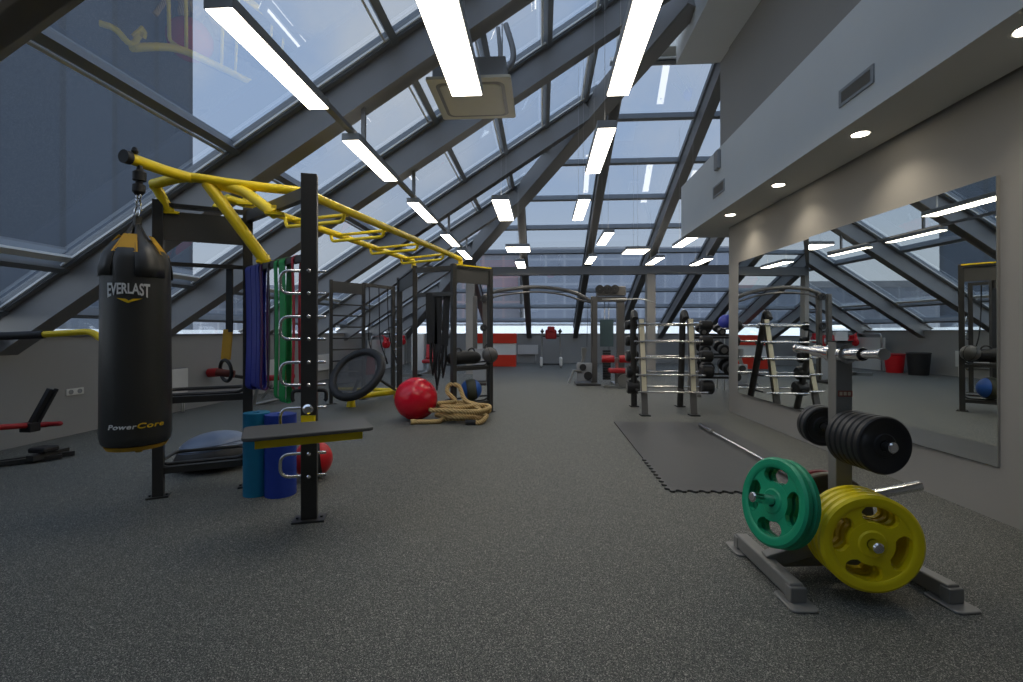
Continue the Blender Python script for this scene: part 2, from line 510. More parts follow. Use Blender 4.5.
#PART2
# ------------------------------------------------------------------ measuring: photo ray -> point in the room
_F = V((-sin(YAW), cos(YAW), 0)); _R = V((cos(YAW), sin(YAW), 0))
def ray(px, py):
    return _F + _R*((px-511.5)/F_PX) + V((0,0,-(py-332)/F_PX))
def at_z(px, py, z=0):
    r = ray(px, py); return V((0,0,EYE)) + r*((z-EYE)/r.z)
def at_y(px, py, y):
    r = ray(px, py); return V((0,0,EYE)) + r*(y/r.y)
def at_x(px, py, x):
    r = ray(px, py); return V((0,0,EYE)) + r*(x/r.x)

# ------------------------------------------------------------------ outside the glass
def building(name, label, x0, x1, y0, y1, h, mt, z0=-15):
    t = thing(name, label, 'building', ((x0+x1)/2, (y0+y1)/2, z0))
    a, b, H = (x1-x0)/2, (y1-y0)/2, h-z0
    q = MB(); q.box(-a, a, -b, b, 0, H); q.build('facade', mt, t)
    q = MB(); q.box(-a-.3, a+.3, -b-.3, b+.3, H, H+.8); q.build('roof', M['roofslab'], t)
M['roofslab'] = mat('roof_slab', (120,122,126), .7)
M['tower'] = facade_mat('tower_glass', (58,64,72), (66,75,87), 3.4, 60)
M['office'] = facade_mat('office_facade', (124,130,140), (108,116,130), 2.4, 3.2)
M['brick'] = facade_mat('brick_facade', (132,116,118), (112,112,120), 2.8, 3.4)
building('tower', 'dark blue-grey office tower outside the sloped glass behind the punching bag', -58, -27.8, 12, 36.6, 75, M['tower'])
building('office_building', 'pale office block beyond the end wall glass, behind the arched cable machine', -2, 13, 62, 76, 11.3, M['office'])
building('brick_building', 'reddish brick block beyond the end wall glass above the red and white counter', -16, -3, 66, 80, 11.8, M['brick'])
building('apartment_block', 'tall grey block outside beyond the barbell rack and columns', 16, 34, 70, 84, 12.6, M['office'])
building('warehouse', 'long low block outside seen over the radiators on the far sill', -60, -19, 60, 74, 6.5, M['office'])
M['parapet'] = mat('white_parapet', (238,240,240), .8, var=.02)
m = MB()
Mx = Matrix(((0,0,1,0),(1,0,0,0),(0,1,0,0),(0,0,0,1)))
m.prism([(YF+2.0, -.6), (YF+2.6, 1.68), (YF+3.2, 1.68), (YF+3.2, -.6)], XL-4, XB+3, Mx)
tag(m.build('parapet', M['parapet']), 'white roof parapet running outside the end wall window strip', 'parapet')
m = MB()
My = Matrix(((1,0,0,0),(0,0,1,0),(0,1,0,0),(0,0,0,1)))
m.prism([(XL-2.0, -.6), (XL-2.3, 1.3), (XL-2.8, 1.3), (XL-2.8, -.6)], YB, YF+2, My)
tag(m.build('parapet', M['parapet']), 'white roof parapet running outside the long side window strip', 'parapet')

# ------------------------------------------------------------------ linear lamps
def make_lamp(w, L, label, group, wires=True, up=True):
    t = thing('linear_lamp', label, 'ceiling light', (0,0,0), 0, group)
    q = MB(); q.box(-w/2-.008, w/2+.008, -L/2-.008, L/2+.008, .006, .075); q.build('housing', M['housing'], t, .004)
    q = MB(); q.box(-w/2, w/2, -L/2, L/2, 0, .008); q.build('diffuser', M['lamp'], t)
    if up: q = MB(); q.box(-w/2+.02, w/2-.02, -L/2+.02, L/2-.02, .0745, .079); q.build('upper_diffuser', M['uplight'], t)
    for s in (-1, 1) if wires else ():
        q = MB(); q.cyl((0, s*L*.38, .075), (0, s*L*.38, 1.05), .002, 6); q.cyl((0, s*L*.38, .075), (0, s*L*.38, .1), .015, 8)
        q.build('wire', M['satin'], t)
    return t
def wire_len(t, x, y):
    # the suspension wires reach the rafters overhead
    top = min(zl(x), zf(y)) + GH - t.location.z
    for c in t.children:
        if c.name.startswith('wire'):
            me = c.data.copy(); c.data = me
            for v in me.vertices:
                if v.co.z > .5: v.co.z = top
ZL = 3.05
ordn = ['first', 'second', 'third', 'fourth', 'fifth']
rows = [(-1.8, .155, 'slim linear ceiling lamp, %s of the row over the monkey bars', [2.57, 4.42, 6.6, 8.8, 10.55], 'slim lamps over the monkey bars'),
        (-.57, .225, 'wide linear ceiling lamp, %s of the middle row by the ceiling cassette', [2.43, 6.54, 12.3], 'wide lamps of the middle row'),
        (.575, .155, 'slim linear ceiling lamp, %s of the row over the open floor', [2.5, 4.3, 6.6], 'slim lamps over the open floor'),
        (1.22, .17, 'slim linear ceiling lamp, %s of the short row over the lat pulldown machine', [8.82, 11.6], 'slim lamps over the pulldown machine'),
        (2.87, .2, 'slim linear ceiling lamp, %s of the short row past the end of the bulkhead', [9.2, 11.87], 'slim lamps past the bulkhead')]
for x, wd, lab, ys, grp in rows:
    p0 = None
    for i, y in enumerate(ys):
        l = lab % ordn[i]
        if p0 is None: p0 = o = make_lamp(wd, 1.2, l, grp, x > -1.5)
        else: o = dup(p0, (0,0,0), None, l)
        o.location = (x, y+.6, ZL); wire_len(o, x, y+.6)
t = thing('lamp_track', 'thin dark track that carries the row of slim lamps over the monkey bars', 'lamp track', (-1.8, 7.3, ZL+.09))
q = MB(); q.box(-.03, .03, -4.75, 4.55, -.012, .03); q.build('track', M['steel'], t)
for y in (-2.55, -.65, 1.9, 4.1):
    q = MB(); q.box(-.02, .02, y-.02, y+.02, .03, zl(-1.8)+.05-ZL-.09); q.build('hanger', M['steel'], t)
o = make_lamp(.2, 1.2, 'single slim linear lamp above the dumbbell corner beside the end wall', None); o.location = (4.1, 12.7, ZL); wire_len(o, 4.1, 12.7)
sq = make_lamp(.5, .62, 'square panel lamp hanging above the barbell rack before the cross beam', 'square panel lamps', True, False); sq.location = (2.1, 10.95, ZL); wire_len(sq, 2.1, 10.95)
o = dup(sq, (-.52, 10.5, ZL), None, 'square panel lamp hanging above the arch of the cable machine'); wire_len(o, -.52, 10.5)

# downlights in the bulkhead
dl = None
for i, (y, lab) in enumerate(((6.95, 'round recessed downlight in the soffit over the far edge of the mirror'),
                 (5.57, 'round recessed downlight in the soffit over the joint between both mirrors'),
                 (4.18, 'round recessed downlight in the soffit just before the large bulkhead vent'),
                 (2.79, 'round recessed downlight in the soffit before the near edge of the mirror'))):
    if dl is None:
        dl = o = thing('downlight', lab, 'downlight', (0,0,0), 0, 'recessed soffit downlights')
        q = MB(); q.lathe([(.062,-.001), (.08,-.006), (.085,-.004), (.085,.002), (.062,.002)], seg=28, closed=True); q.build('ring', M['white'], dl)
        q = MB(); q.lathe([(0,-.0035), (.062,-.0035), (.062,.001), (0,.001)], seg=28); q.build('lens', M['downl'], dl)
    else: o = dup(dl, (0,0,0), None, lab)
    o.location = (2.65, y, 2.9)
    L = bpy.data.lights.new('downlight_beam', 'SPOT'); L.energy = 17; L.color = (1,.9,.74); L.spot_size = radians(125); L.spot_blend = .8; L.shadow_soft_size = .05
    lo = bpy.data.objects.new('downlight_beam', L); COL.objects.link(lo); lo.location = (2.65, y, 2.885)

# vents on the bulkhead face
def vent(y0, y1, z0, z1, label):
    t = thing('air_vent', label, 'vent', (2.44, (y0+y1)/2, (z0+z1)/2), 0)
    a, b = (y1-y0)/2, (z1-z0)/2
    q = MB(); q.box(-.012, 0, -a-.03, a+.03, b, b+.025); q.box(-.012, 0, -a-.03, a+.03, -b-.025, -b)
    q.box(-.012, 0, -a-.03, -a, -b, b); q.box(-.012, 0, a, a+.03, -b, b); q.build('frame', M['plasterdark'], t)
    q = MB(); q.box(-.004, 0, -a, a, -b, b)
    n = 6
    for k in range(n):
        z = -b + (k+.5)*2*b/n; q.bar((-.008, -a, z), (-.008, a, z), .012, .004, (1,0,.6))
    q.build('grille', M['gunmetal'], t)
vent(3.72, 4.07, 3.11, 3.2, 'larger slotted air vent in the bulkhead between two downlights')
vent(6.62, 6.98, 3.17, 3.28, 'smaller slotted air vent in the bulkhead above the far downlight')
t = thing('wall_speaker', 'small grey box speaker on the bulkhead above the smaller vent', 'speaker', (2.44, 6.79, 3.62))
q = MB(); q.box(-.05, 0, -.07, .07, -.13, .13); q.build('body', M['housing'], t, .01)
q = MB(); q.box(-.054, -.048, -.06, .06, -.115, .115); q.build('front_grille', M['gunmetal'], t)

# ceiling cassette air conditioner
t = thing('air_conditioner', 'square ceiling cassette air conditioner hung under the sloped glass', 'air conditioner', (-.79, 5.56, 3.95))
q = MB(); W = .46
def rrect(w, d, r, n=5):
    out = []
    for cx, cy, a0 in ((w-r, d-r, 0), (-w+r, d-r, pi/2), (-w+r, -d+r, pi), (w-r, -d+r, 3*pi/2)):
        for k in range(n+1): out.append((cx+r*cos(a0+pi/2*k/n), cy+r*sin(a0+pi/2*k/n)))
    return out
q.prism(rrect(W, .49, .03), 0, .035); q.build('face_panel', M['beige'] if 'beige' in M else M['housing'], t, .006)
q = MB(); o1 = rrect(.38, .41, .09); i1 = rrect(.34, .37, .07)
n = len(o1)
A = [q.bm.verts.new((x, y, -.002)) for x, y in o1]; B = [q.bm.verts.new((x, y, -.006)) for x, y in i1]
for k in range(n): q.bm.faces.new([A[k], A[(k+1) % n], B[(k+1) % n], B[k]])
q.build('air_slot', M['gunmetal'], t)
q = MB(); q.prism(rrect(.33, .36, .06), -.008, 0); q.build('intake_grille', M['beige'], t)
q = MB(); q.box(-.4, .4, -.42, .42, .035, .27); q.build('casing', M['housing'], t, .01)
for sx in (-.36, .36):
    for sy in (-.38, .38):
        q = MB(); q.cyl((sx, sy, .2), (sx, sy, zl(-.79+sx)+.2-3.95), .008, 6); q.build('hanger_rod', M['satin'], t)
q = MB(); q.box(.12, .36, -.2, .1, .27, .37); q.tube(smooth_path([(.3,.0,.3), (.42,.05,.42), (.45,.1,.62), (.36,.12,.95)], 6), .035, 10)
q.tube(smooth_path([(.24,.0,.3), (.3,.05,.5), (.27,.1,.9)], 6), .025, 10); q.build('duct', M['steel'], t)

# ------------------------------------------------------------------ mirrors
M['mirror'] = newmat('mirror_silver')[0]
_b = M['mirror'].node_tree.nodes['Principled BSDF']; _b.inputs['Metallic'].default_value = 1; _b.inputs['Roughness'].default_value = .0
_b.inputs['Base Color'].default_value = (.80,.83,.81,1)
for y0, y1, lab in ((3.36, 5.418, 'large wall mirror panel beside the plate tree, with the bare grey wall at its edge'),
                    (5.424, 7.31, 'wall mirror panel behind the plate tree, ending near the barbell rack')):
    t = thing('wall_mirror', lab, 'mirror', (XR, (y0+y1)/2, 0), 0, 'wall mirror panels')
    def mx_(y, z, k): return xw(3.31) - .012 - YW[0]*(y-3.31) - YW[1]*(2.28-z) + k - XR - YW[2]
    yc = (y0+y1)/2; YW = (.044, -.005, .012) if y0 < 4 else (.021, .006, .012)
    def slab(n_, mt, ya, yb, za, zb, front, back):
        q = MB(); vs = []
        for bk in (0, 1):
            for y, z in ((ya,za),(yb,za),(yb,zb),(ya,zb)):
                x = mx_(y, z, front) if not bk else (mx_(y, z, back) if back is not None else xw(y)-XR-.001)
                vs.append(q.bm.verts.new((x, y-yc, z)))
        for f in ((0,1,2,3),(4,5,6,7),(0,1,5,4),(1,2,6,5),(2,3,7,6),(3,0,4,7)): q.bm.faces.new([vs[i] for i in f])
        q.build(n_, mt, t)
    slab('mirror_glass', M['mirror'], y0+.002, y1-.002, .36, 2.28, 0, .004)
    slab('backing', M['wall'], y0, y1, .358, 2.282, .0045, None)

# ------------------------------------------------------------------ sill wall fittings
p = at_x(74.5, 391.5, XL)
t = thing('wall_socket', 'white double power socket low on the sill wall near the punching bag', 'socket', (XL, p.y, p.z))
q = MB(); q.box(0, .012, -.11, .11, -.04, .04); q.build('plate', M['white'], t, .003)
for s in (-.055, .055):
    q = MB(); q.lathe([(0,.0125), (.024,.0125), (.026,.016), (.029,.016), (.029,.012)], (0,s,0), (1,0,0), 16); q.build('outlet', M['housing'], t)
def radiator(x, y, rz, L, label, z0=.3, z1=.68):
    t = thing('radiator', label, 'radiator', (x, y, 0), rz, 'white panel radiators')
    q = MB(); q.box(-L/2, L/2, -.11, -.03, z0, z1); q.build('panel', M['white'], t, .008)
    q = MB()
    for k in range(int(L/.05)): q.box(-L/2+.03+k*.05, -L/2+.055+k*.05, -.1, -.04, z1-.002, z1+.006)
    q.build('top_grille', M['housing'], t)
    q = MB(); q.box(-L*.3, -L*.3+.04, -.035, -.003, z0+.05, z1-.05); q.box(L*.3-.04, L*.3, -.035, -.003, z0+.05, z1-.05); q.build('bracket', M['housing'], t)
    q = MB(); q.tube([(L*.44,-.07,0), (L*.44,-.07,z0+.02)], .012, 8); q.tube([(L*.38,-.07,0), (L*.38,-.07,z0+.02)], .012, 8); q.build('pipe', M['white'], t)
radiator(XL, 6.93, pi/2, .66, 'white panel radiator on the sill wall right behind the punching bag')
radiator(XL, 9.35, pi/2, .9, 'white panel radiator on the sill wall seen between the hanging bands')
radiator(XL, 12.05, pi/2, .9, 'white panel radiator on the sill wall beside the wall bars', .27, .68)
p = at_y(528, 350, YF)
radiator(p.x, YF, 0, .82, 'white panel radiator on the end wall beside the red and white counter', .35, .73)

# ------------------------------------------------------------------ training rig
rig = thing('training_rig', 'black and yellow functional training rig with monkey bars and storage shelves', 'training rig', (-1.5, 3.1, 0))
RO = V((-1.5, 3.1, 0))
def R_(p): return V(p) - RO
def rpart(q, name, mt, bevel=0, parent=None):
    # geometry is written in room coordinates; store it relative to the rig's base
    for v in q.bm.verts: v.co -= RO
    return q.build(name, mt, parent or rig, bevel)
ZT = 2.25
A = V((-2.9, 3.46, 0)); B = V((-2.38, 3.75, 0)); Fp = at_z(309.5, 519.5)
P403 = V((-2.62, 8.7, 0)); P415 = at_y(415, 332, 7.15); P415.z = 0; P453 = at_y(453.5, 332, 6.96); P453.z = 0; P490 = at_z(490, 412); 
def post(p, w, d, ang, top=ZT, foot=.18):
    q = MB(); R = Matrix.Rotation(ang, 3, 'Z')
    q.obox((p.x, p.y, top/2), (w, d, top), R)
    return rpart(q, 'post', M['black'], .004)
def foot(p, w, ang):
    q = MB(); q.obox((p.x, p.y, .006), (w, w*.7, .012), Matrix.Rotation(ang, 3, 'Z'))
    for sx in (-1, 1):
        c = Matrix.Rotation(ang, 3, 'Z') @ V((sx*w*.38, 0, 0)); q.cyl((p.x+c.x, p.y+c.y, .012), (p.x+c.x, p.y+c.y, .022), .009, 8)
    rpart(q, 'foot_plate', M['black'])
aAB = atan2(.29, .52)
for p, w, d, a in ((A, .07, .07, aAB), (B, .07, .07, aAB), (P403, .1, .07, .2), (P415, .07, .07, .2), (P453, .07, .07, .8), (P490, .07, .07, .8)):
    post(p, w, d, a); foot(p, .14, a)
fpost = post(Fp, .10, .06, .3, 2.3); foot(Fp, .20, .3)
def panel(p, q_, z0, z1, th=.02):
    q = MB(); q.bar((p.x, p.y, (z0+z1)/2), (q_.x, q_.y, (z0+z1)/2), th, z1-z0); return rpart(q, 'sign_panel', M['dark'])
panel(A, B, 1.95, 2.17); panel(P453, P490, 1.98, 2.2); panel(P403, P415, 1.98, 2.2)
def beam(p, q_, z, w=.05, h=.07, name='crossbar', mt='black'):
    q = MB(); q.bar((p.x, p.y, z), (q_.x, q_.y, z), w, h); return rpart(q, name, M[mt])
for a_, b_ in ((A, B), (P453, P490), (P403, P415)):
    beam(a_, b_, 2.215, .06, .03)
beam(B, Fp, 2.18, .05, .08); beam(P415, P453, 2.18, .05, .08); beam(P415, P453, 1.81, .04, .06); beam(B, Fp, 1.75, .045, .045); beam(A, B, 1.77, .03, .03)
# yellow tubes
YT_, r_ = 2.33, .036
cl = at_y(153, 184.5, 3.42); cj = at_y(186, 177.5, 3.38); cr = at_y(303, 192.5, 3.6); rend = at_y(457, 257.5, 6.96)
tip = at_y(128, 157.5, 2.93)
q = MB(); q.tube(smooth_path([cl, cj, (cj*2+cr)/3, (cj+cr*2)/3, cr, cr.lerp(rend, .12), cr.lerp(rend, .5), rend], 8) + rounded([rend, rend+V((.03,.14,0)), rend+V((.03,.14,-.11))], .06), r_, 12)
rpart(q, 'monkey_rail', M['yellow'])
lst = at_y(226, 198, 4.05)
l0 = at_y(277, 214, 4.45); l1 = at_y(312, 226, 4.9); l2 = at_y(410, 260, 7.1)
q = MB(); q.tube(smooth_path([lst, l0, l1, l1.lerp(l2, .5), l2], 6) + rounded([l2, l2+V((.03,.1,0)), l2+V((.03,.1,-.11))], .05), r_, 12)
rpart(q, 'monkey_rail', M['yellow'])
jt = cj.lerp(cr, .04)
q = MB(); q.tube(smooth_path([tip, tip.lerp(jt, .55)+V((-.02,0,.0)), jt], 8), r_*1.05, 12); bo = rpart(q, 'bag_boom', M['yellow'])
d_ = (tip-jt).normalized()
q = MB(); q.cyl(tip-d_*.01, tip+d_*.03, r_*1.2, 14); q.lathe([(.012,0),(.022,.02),(.012,.045)], tip+V((.02,.03,.03)), (0,0,1), 10); rpart(q, 'end_cap', M['blackp'], 0, None)
def leg(pts, name='rail_leg', r=r_):
    q = MB(); q.tube(rounded(pts, .1), r, 12)
    e = V(pts[-1]); q.obox(e, (.13, .07, .02), Matrix.Rotation(.4, 3, 'Z')); q.obox(e+V((0,0,.03)), (.035,.035,.06))
    rpart(q, name, M['yellow'])
leg([cl, cl+V((.02,.02,-.03)), at_y(170, 213, 3.5)])
leg([at_y(206, 183, 3.45), at_y(225, 186, 3.48), at_y(244, 191, 3.47), at_y(275, 214, 3.38)], r=.04)
leg([at_y(207, 183, 3.43), at_y(266, 262, 3.56)], r=.043)
leg([at_y(215,208,3.85), at_y(222,199,3.9), lst, at_y(246,204,4.1)], r=.026)
# rungs hung under the rails
def railpt(a, b, y):
    t = (y-a.y)/(b.y-a.y); return a.lerp(b, t)
for y in (4.15, 4.85, 5.65, 6.45):
    a = railpt(cr, rend, y); b = railpt(l1, l2, y+.36)
    dn = V((0,0,-.1)); u = (b-a).normalized()
    q = MB(); q.tube(rounded([a, a+dn+u*.02, b+dn-u*.02, b], .04), .017, 10); rpart(q, 'rung', M['yellow'])
    q = MB(); q.tube([a+V((0,.12,-.01)), b+V((0,.12,-.01))], .016, 10); rpart(q, 'rung', M['yellow'])
# base plates of the rails on the far panels
q = MB(); q.bar((P453.x, P453.y, 2.24), (P490.x, P490.y, 2.24), .07, .02); rpart(q, 'rail_base', M['yellow'])
# chrome step handles on the big post
fax = V((cos(.3), sin(.3), 0)); fn = V((sin(.3), -cos(.3), 0))
for k in range(5):
    z1 = 1.655 - .303*k; z0 = z1-.15
    q = MB(); c = Fp - fax*.055
    q.tube(rounded([c+V((0,0,z1)), c-fax*.125+V((0,0,z1)), c-fax*.125+V((0,0,z0)), c+V((0,0,z0))], .07, 6), .0105, 10); rpart(q, 'step_handle', M['chrome'])
    for z in (z1, z0):
        q = MB(); c = Fp + fax*.045 + V((0,0,z)); q.lathe([(0,0), (.0105,0), (.0105,.055), (.007,.06), (0,.06)], c, fax, 10); rpart(q, 'step_peg', M['chrome'])
    for z in (z1, z0):
        q = MB(); c = Fp + fn*.03 + V((0,0,z)); q.lathe([(.013,0),(.013,.004),(.008,.009),(0,.01)], c, fn, 12); rpart(q, 'bolt', M['chrome'])
for s in (-1, 1):
    q = MB(); c = Fp + fax*s*.05 + V((0,0,.86))
    q.tube(rounded([c, c+fax*s*.055, c+fax*s*.055+V((0,0,-.06)), c+fax*s*.045+V((0,0,-.07))], .025, 4), .012, 8); rpart(q, 'hook', M['blackp'])
q = MB(); c = Fp+fn*.03+V((0,0,.745)); q.lathe([(.02,0),(.02,.012),(.033,.02),(.033,.035),(.02,.045),(0,.045)], c, fn, 16); rpart(q, 'knob', M['chrome'])
# bench bolted to the big post
M['pad'] = mat('grey_bench_vinyl', (84,83,82), .55, var=.05, bump=.1)
bc = at_z(309, 430.5, .65); ba = .54
Rb = Matrix.Rotation(ba, 4, 'Z'); Rb.translation = bc
q = MB(); q.prism(rrect(.355, .19, .05), 0, .022, Rb @ Matrix.Translation((0,0,0))); pad = rpart(q, 'bench_pad', M['pad'], .006)
q = MB(); q.obox(bc+V((0,0,-.027)), (.58, .30, .045), Rb.to_3x3()); q.bar(bc+V((0,0,-.03)), V((Fp.x, Fp.y, .62)), .07, .05)
q.bar(V((Fp.x,Fp.y,.645))+fn*.045, V((Fp.x,Fp.y,.7))+fn*.045, .09, .02); rpart(q, 'bench_frame', M['yellow'])
# storage shelves
def shelf(p, q_, z, depth=.34):
    ax = (q_-p).normalized(); nb = V((-ax.y, ax.x, 0))
    q = MB(); q.bar(p+V((0,0,z)), q_+V((0,0,z)), .05, .05); rpart(q, 'shelf_beam', M['black'])
    for off, dz in ((.06, .03), (depth, .06)):
        q = MB(); a = p+nb*off+V((0,0,z)); b = q_+nb*off+V((0,0,z))
        q.tube(rounded([p+V((0,0,z+.06)), a+ax*.05+V((0,0,dz)), b-ax*.05+V((0,0,dz)), q_+V((0,0,z+.1))], .06), .014, 8); rpart(q, 'shelf_rail', M['black'])
shelf(A, B, .2); shelf(A, B, .73, .2); shelf(P453, P490, .70, .3); shelf(P453, P490, .16, .3)
# side arm with the grip
q = MB(); a1 = at_y(43, 334.5, 3.35); a2 = at_y(92, 331.5, 3.4)
q.tube(rounded([a1, a2, a2+V((.09,.0,-.07)), V((A.x, A.y-.03, 1.14))], .05), .024, 10); sa = rpart(q, 'side_arm', M['yellow'])
q = MB(); q.tube([at_y(-30, 337.5, 3.3), at_y(44, 334.5, 3.35)], .03, 12); rpart(q, 'grip', M['blackp'])

# ------------------------------------------------------------------ punching bag
M['leather'] = mat('black_bag_vinyl', (56,55,52), .38, var=.1, scale=6, bump=.05)
M['ink'] = mat('white_print', (225,225,222), .5, var=.01)
M['gold'] = mat('yellow_print', (232,190,30), .5, var=.03)
M['tan'] = mat('amber_strap', (206,156,32), .55, var=.06)
bx = at_y(136.5, 350, 2.98); BX, BY = bx.x, bx.y
RB = .188; ZB0, ZB1 = .525, 1.78
bag = thing('punching_bag', 'black heavy punching bag with white and yellow lettering on the rig boom', 'punching bag', (BX, BY, 0))
q = MB(); prof = [(0, ZB0+.005), (.12, ZB0), (RB-.02, ZB0+.004), (RB-.004, ZB0+.02), (RB+.004, ZB0+.06), (RB+.003, .9), (RB, 1.2), (RB-.002, 1.6), (RB-.006, 1.70), (RB-.02, ZB1-.02), (RB-.035, ZB1)]
q.lathe(prof, seg=48); q.lathe([(RB-.035, ZB1), (RB-.06, ZB1-.005), (RB-.06, ZB1-.05), (0, ZB1-.05)], seg=48); q.build('bag_body', M['leather'], bag)
q = MB(); q.lathe([(0, ZB0-.03), (.11, ZB0-.03), (RB-.03, ZB0-.024), (RB-.016, ZB0+.002)], seg=40); q.cyl((.06,-.05,ZB0-.045), (.06,-.05,ZB0-.028), .02, 10); q.build('bag_base', M['tan'], bag)
apex = V((0, 0, 1.93))
for k in range(4):
    a = pi/4 + k*pi/2 + .35
    q = MB(); o_ = V((cos(a), sin(a), 0)); s_ = V((-sin(a), cos(a), 0))
    secs = [(RB+.006, 1.60, .085), (RB+.004, 1.66, .085), (RB-.012, 1.745, .08), (RB-.06, 1.815, .06), (.065, 1.86, .042), (.018, 1.95, .022)]
    pv = None
    for (r, z, w_) in secs:
        ca = lambda e: V((cos(a+e*w_/max(r,.05)), sin(a+e*w_/max(r,.05)), 0)); cur = [q.bm.verts.new(ca(-1)*r + V((0,0,z))), q.bm.verts.new(o_*(r+.006) + V((0,0,z+.004))), q.bm.verts.new(ca(1)*r + V((0,0,z)))]
        if pv:
            q.bm.faces.new([pv[0], pv[1], cur[1], cur[0]]).smooth = True; q.bm.faces.new([pv[1], pv[2], cur[2], cur[1]]).smooth = True
        pv = cur
    so = q.build('bag_strap', [M['leather']], bag); md = so.modifiers.new('thick', 'SOLIDIFY'); md.thickness = .006; md.offset = 0
    q = MB(); a2 = a + pi/4; o_ = V((cos(a2), sin(a2), 0)); s_ = V((-sin(a2), cos(a2), 0))
    q.quad(o_*(RB-.03)+s_*.07+V((0,0,1.75)), o_*(RB-.03)-s_*.07+V((0,0,1.75)), o_*.08-s_*.035+V((0,0,1.875)), o_*.08+s_*.035+V((0,0,1.875)))
    so = q.build('strap_lining', M['tan'], bag); md = so.modifiers.new('thick', 'SOLIDIFY'); md.thickness = .006
q = MB()
q.bar((0,0,1.90), (0,0,2.01), .05, .02, (1,0,0)); q.build('top_strap', M['leather'], bag)
q = MB(); q.torus((0,0,2.04), .04, .007, (.5,1,0), 24, 8); q.torus((0,0,2.10), .026, .006, (1,.3,0), 20, 8); q.torus((0,.0,2.14), .02, .006, (.3,1,0), 20, 8); q.build('chain_ring', M['chrome'], bag)
tipl = tip - V((BX, BY, 0))
zt = tip.z-.04
q = MB(); q.lathe([(0,2.15), (.02,2.15), (.036,2.17), (.036,2.215), (.02,2.225), (.02,2.24), (.038,2.245), (.038,2.30), (.02,2.315), (.014, zt+.01), (0, zt+.01)], seg=18); q.build('swivel', M['blackp'], bag)
sh = V((tip.x, tip.y, 0)) + V((0.02, .07, 0)) - V((BX, BY, 0))
for o_ in bag.children:            # hang below the boom: lean the hanger pieces towards its end
    if o_.name.startswith(('swivel', 'chain_ring', 'top_strap')):
        for v in o_.data.vertices:
            k = max(0, min(1, (v.co.z-1.88)/(zt-1.88))); v.co.x += sh.x*k; v.co.y += sh.y*k

def text_mesh(body, size, bold=.0, shear=0.0, space=1.0):
    cu = bpy.data.curves.new('lettering', 'FONT'); cu.body = body; cu.size = size; cu.offset = bold; cu.shear = shear
    cu.align_x = 'CENTER'; cu.align_y = 'BOTTOM_BASELINE'; cu.extrude = .0015; cu.space_character = space
    o = bpy.data.objects.new('lettering', cu); COL.objects.link(o)
    bpy.context.view_layer.update()
    me = bpy.data.meshes.new_from_object(o.evaluated_get(bpy.context.evaluated_depsgraph_get()))
    bpy.data.objects.remove(o); bpy.data.curves.remove(cu)
    return me
def wrap(me, name, mt, R, z, ang, parent, sx=1, sz=1, flare=0, tilt=0, x0=0, center=False):
    xs = [v.co.x for v in me.vertices]
    if center:
        c_ = (min(xs)+max(xs))/2
        for v in me.vertices: v.co.x -= c_
    hw = max(abs(min(xs)), abs(max(xs))) or 1
    bm = bmesh.new(); bm.from_mesh(me)
    bmesh.ops.triangulate(bm, faces=bm.faces)
    bmesh.ops.subdivide_edges(bm, edges=[e for e in bm.edges if e.calc_length() > .02], cuts=2)
    for v in bm.verts:
        x = v.co.x*sx; y = v.co.y*sz; d = v.co.z
        f = 1 + flare*(v.co.x/hw)**2
        h = max([1e-6]+[0]); y = y*1.0
        yy = top_of[name] - (top_of[name]-y)*f if name in top_of else y
        t = ang + (x+x0)/R
        rr = R + .0025 + d
        v.co = V((rr*sin(t), -rr*cos(t), z + yy + tilt*x))
    bm.to_mesh(me); bm.free(); me.materials.clear(); me.materials.append(mt)
    o = bpy.data.objects.new(name, me); COL.objects.link(o); o.parent = parent; return o
top_of = {'brand_lettering': .062}
# the print faces slightly away from the rig
A0 = atan2(-BX, BY)*-1
face = atan2(-BX, BY)   # direction from the bag to the viewer, measured around the bag
wrap(text_mesh('EVERLAST', .085, .002), 'brand_lettering', M['ink'], RB, 1.49, face-.24, bag, .60, 1.05, .42)
q = MB(); sw = [(-.07, .012), (-.02, -.006), (0, -.012), (.085, .012), (.03, .010), (.004, .000), (-.012, .008)]
q.prism([(x, y) for x, y in sw], 0, .0015)
me = bpy.data.meshes.new('brand_mark'); bmesh.ops.recalc_face_normals(q.bm, faces=q.bm.faces); q.bm.to_mesh(me); q.bm.free()
wrap(me, 'brand_mark', M['gold'], RB, 1.445, face-.22, bag, .85, 1.25)
wrap(text_mesh('Power', .052, .0012, .2, 1.12), 'model_lettering', M['ink'], RB+.003, .648, face-.02, bag, 1.0, .8, 0, .0, -.075)
wrap(text_mesh('Core', .056, .0012, .2, 1.15), 'model_lettering', M['gold'], RB+.003, .648, face-.02, bag, 1.15, .8, 0, .0, .078)

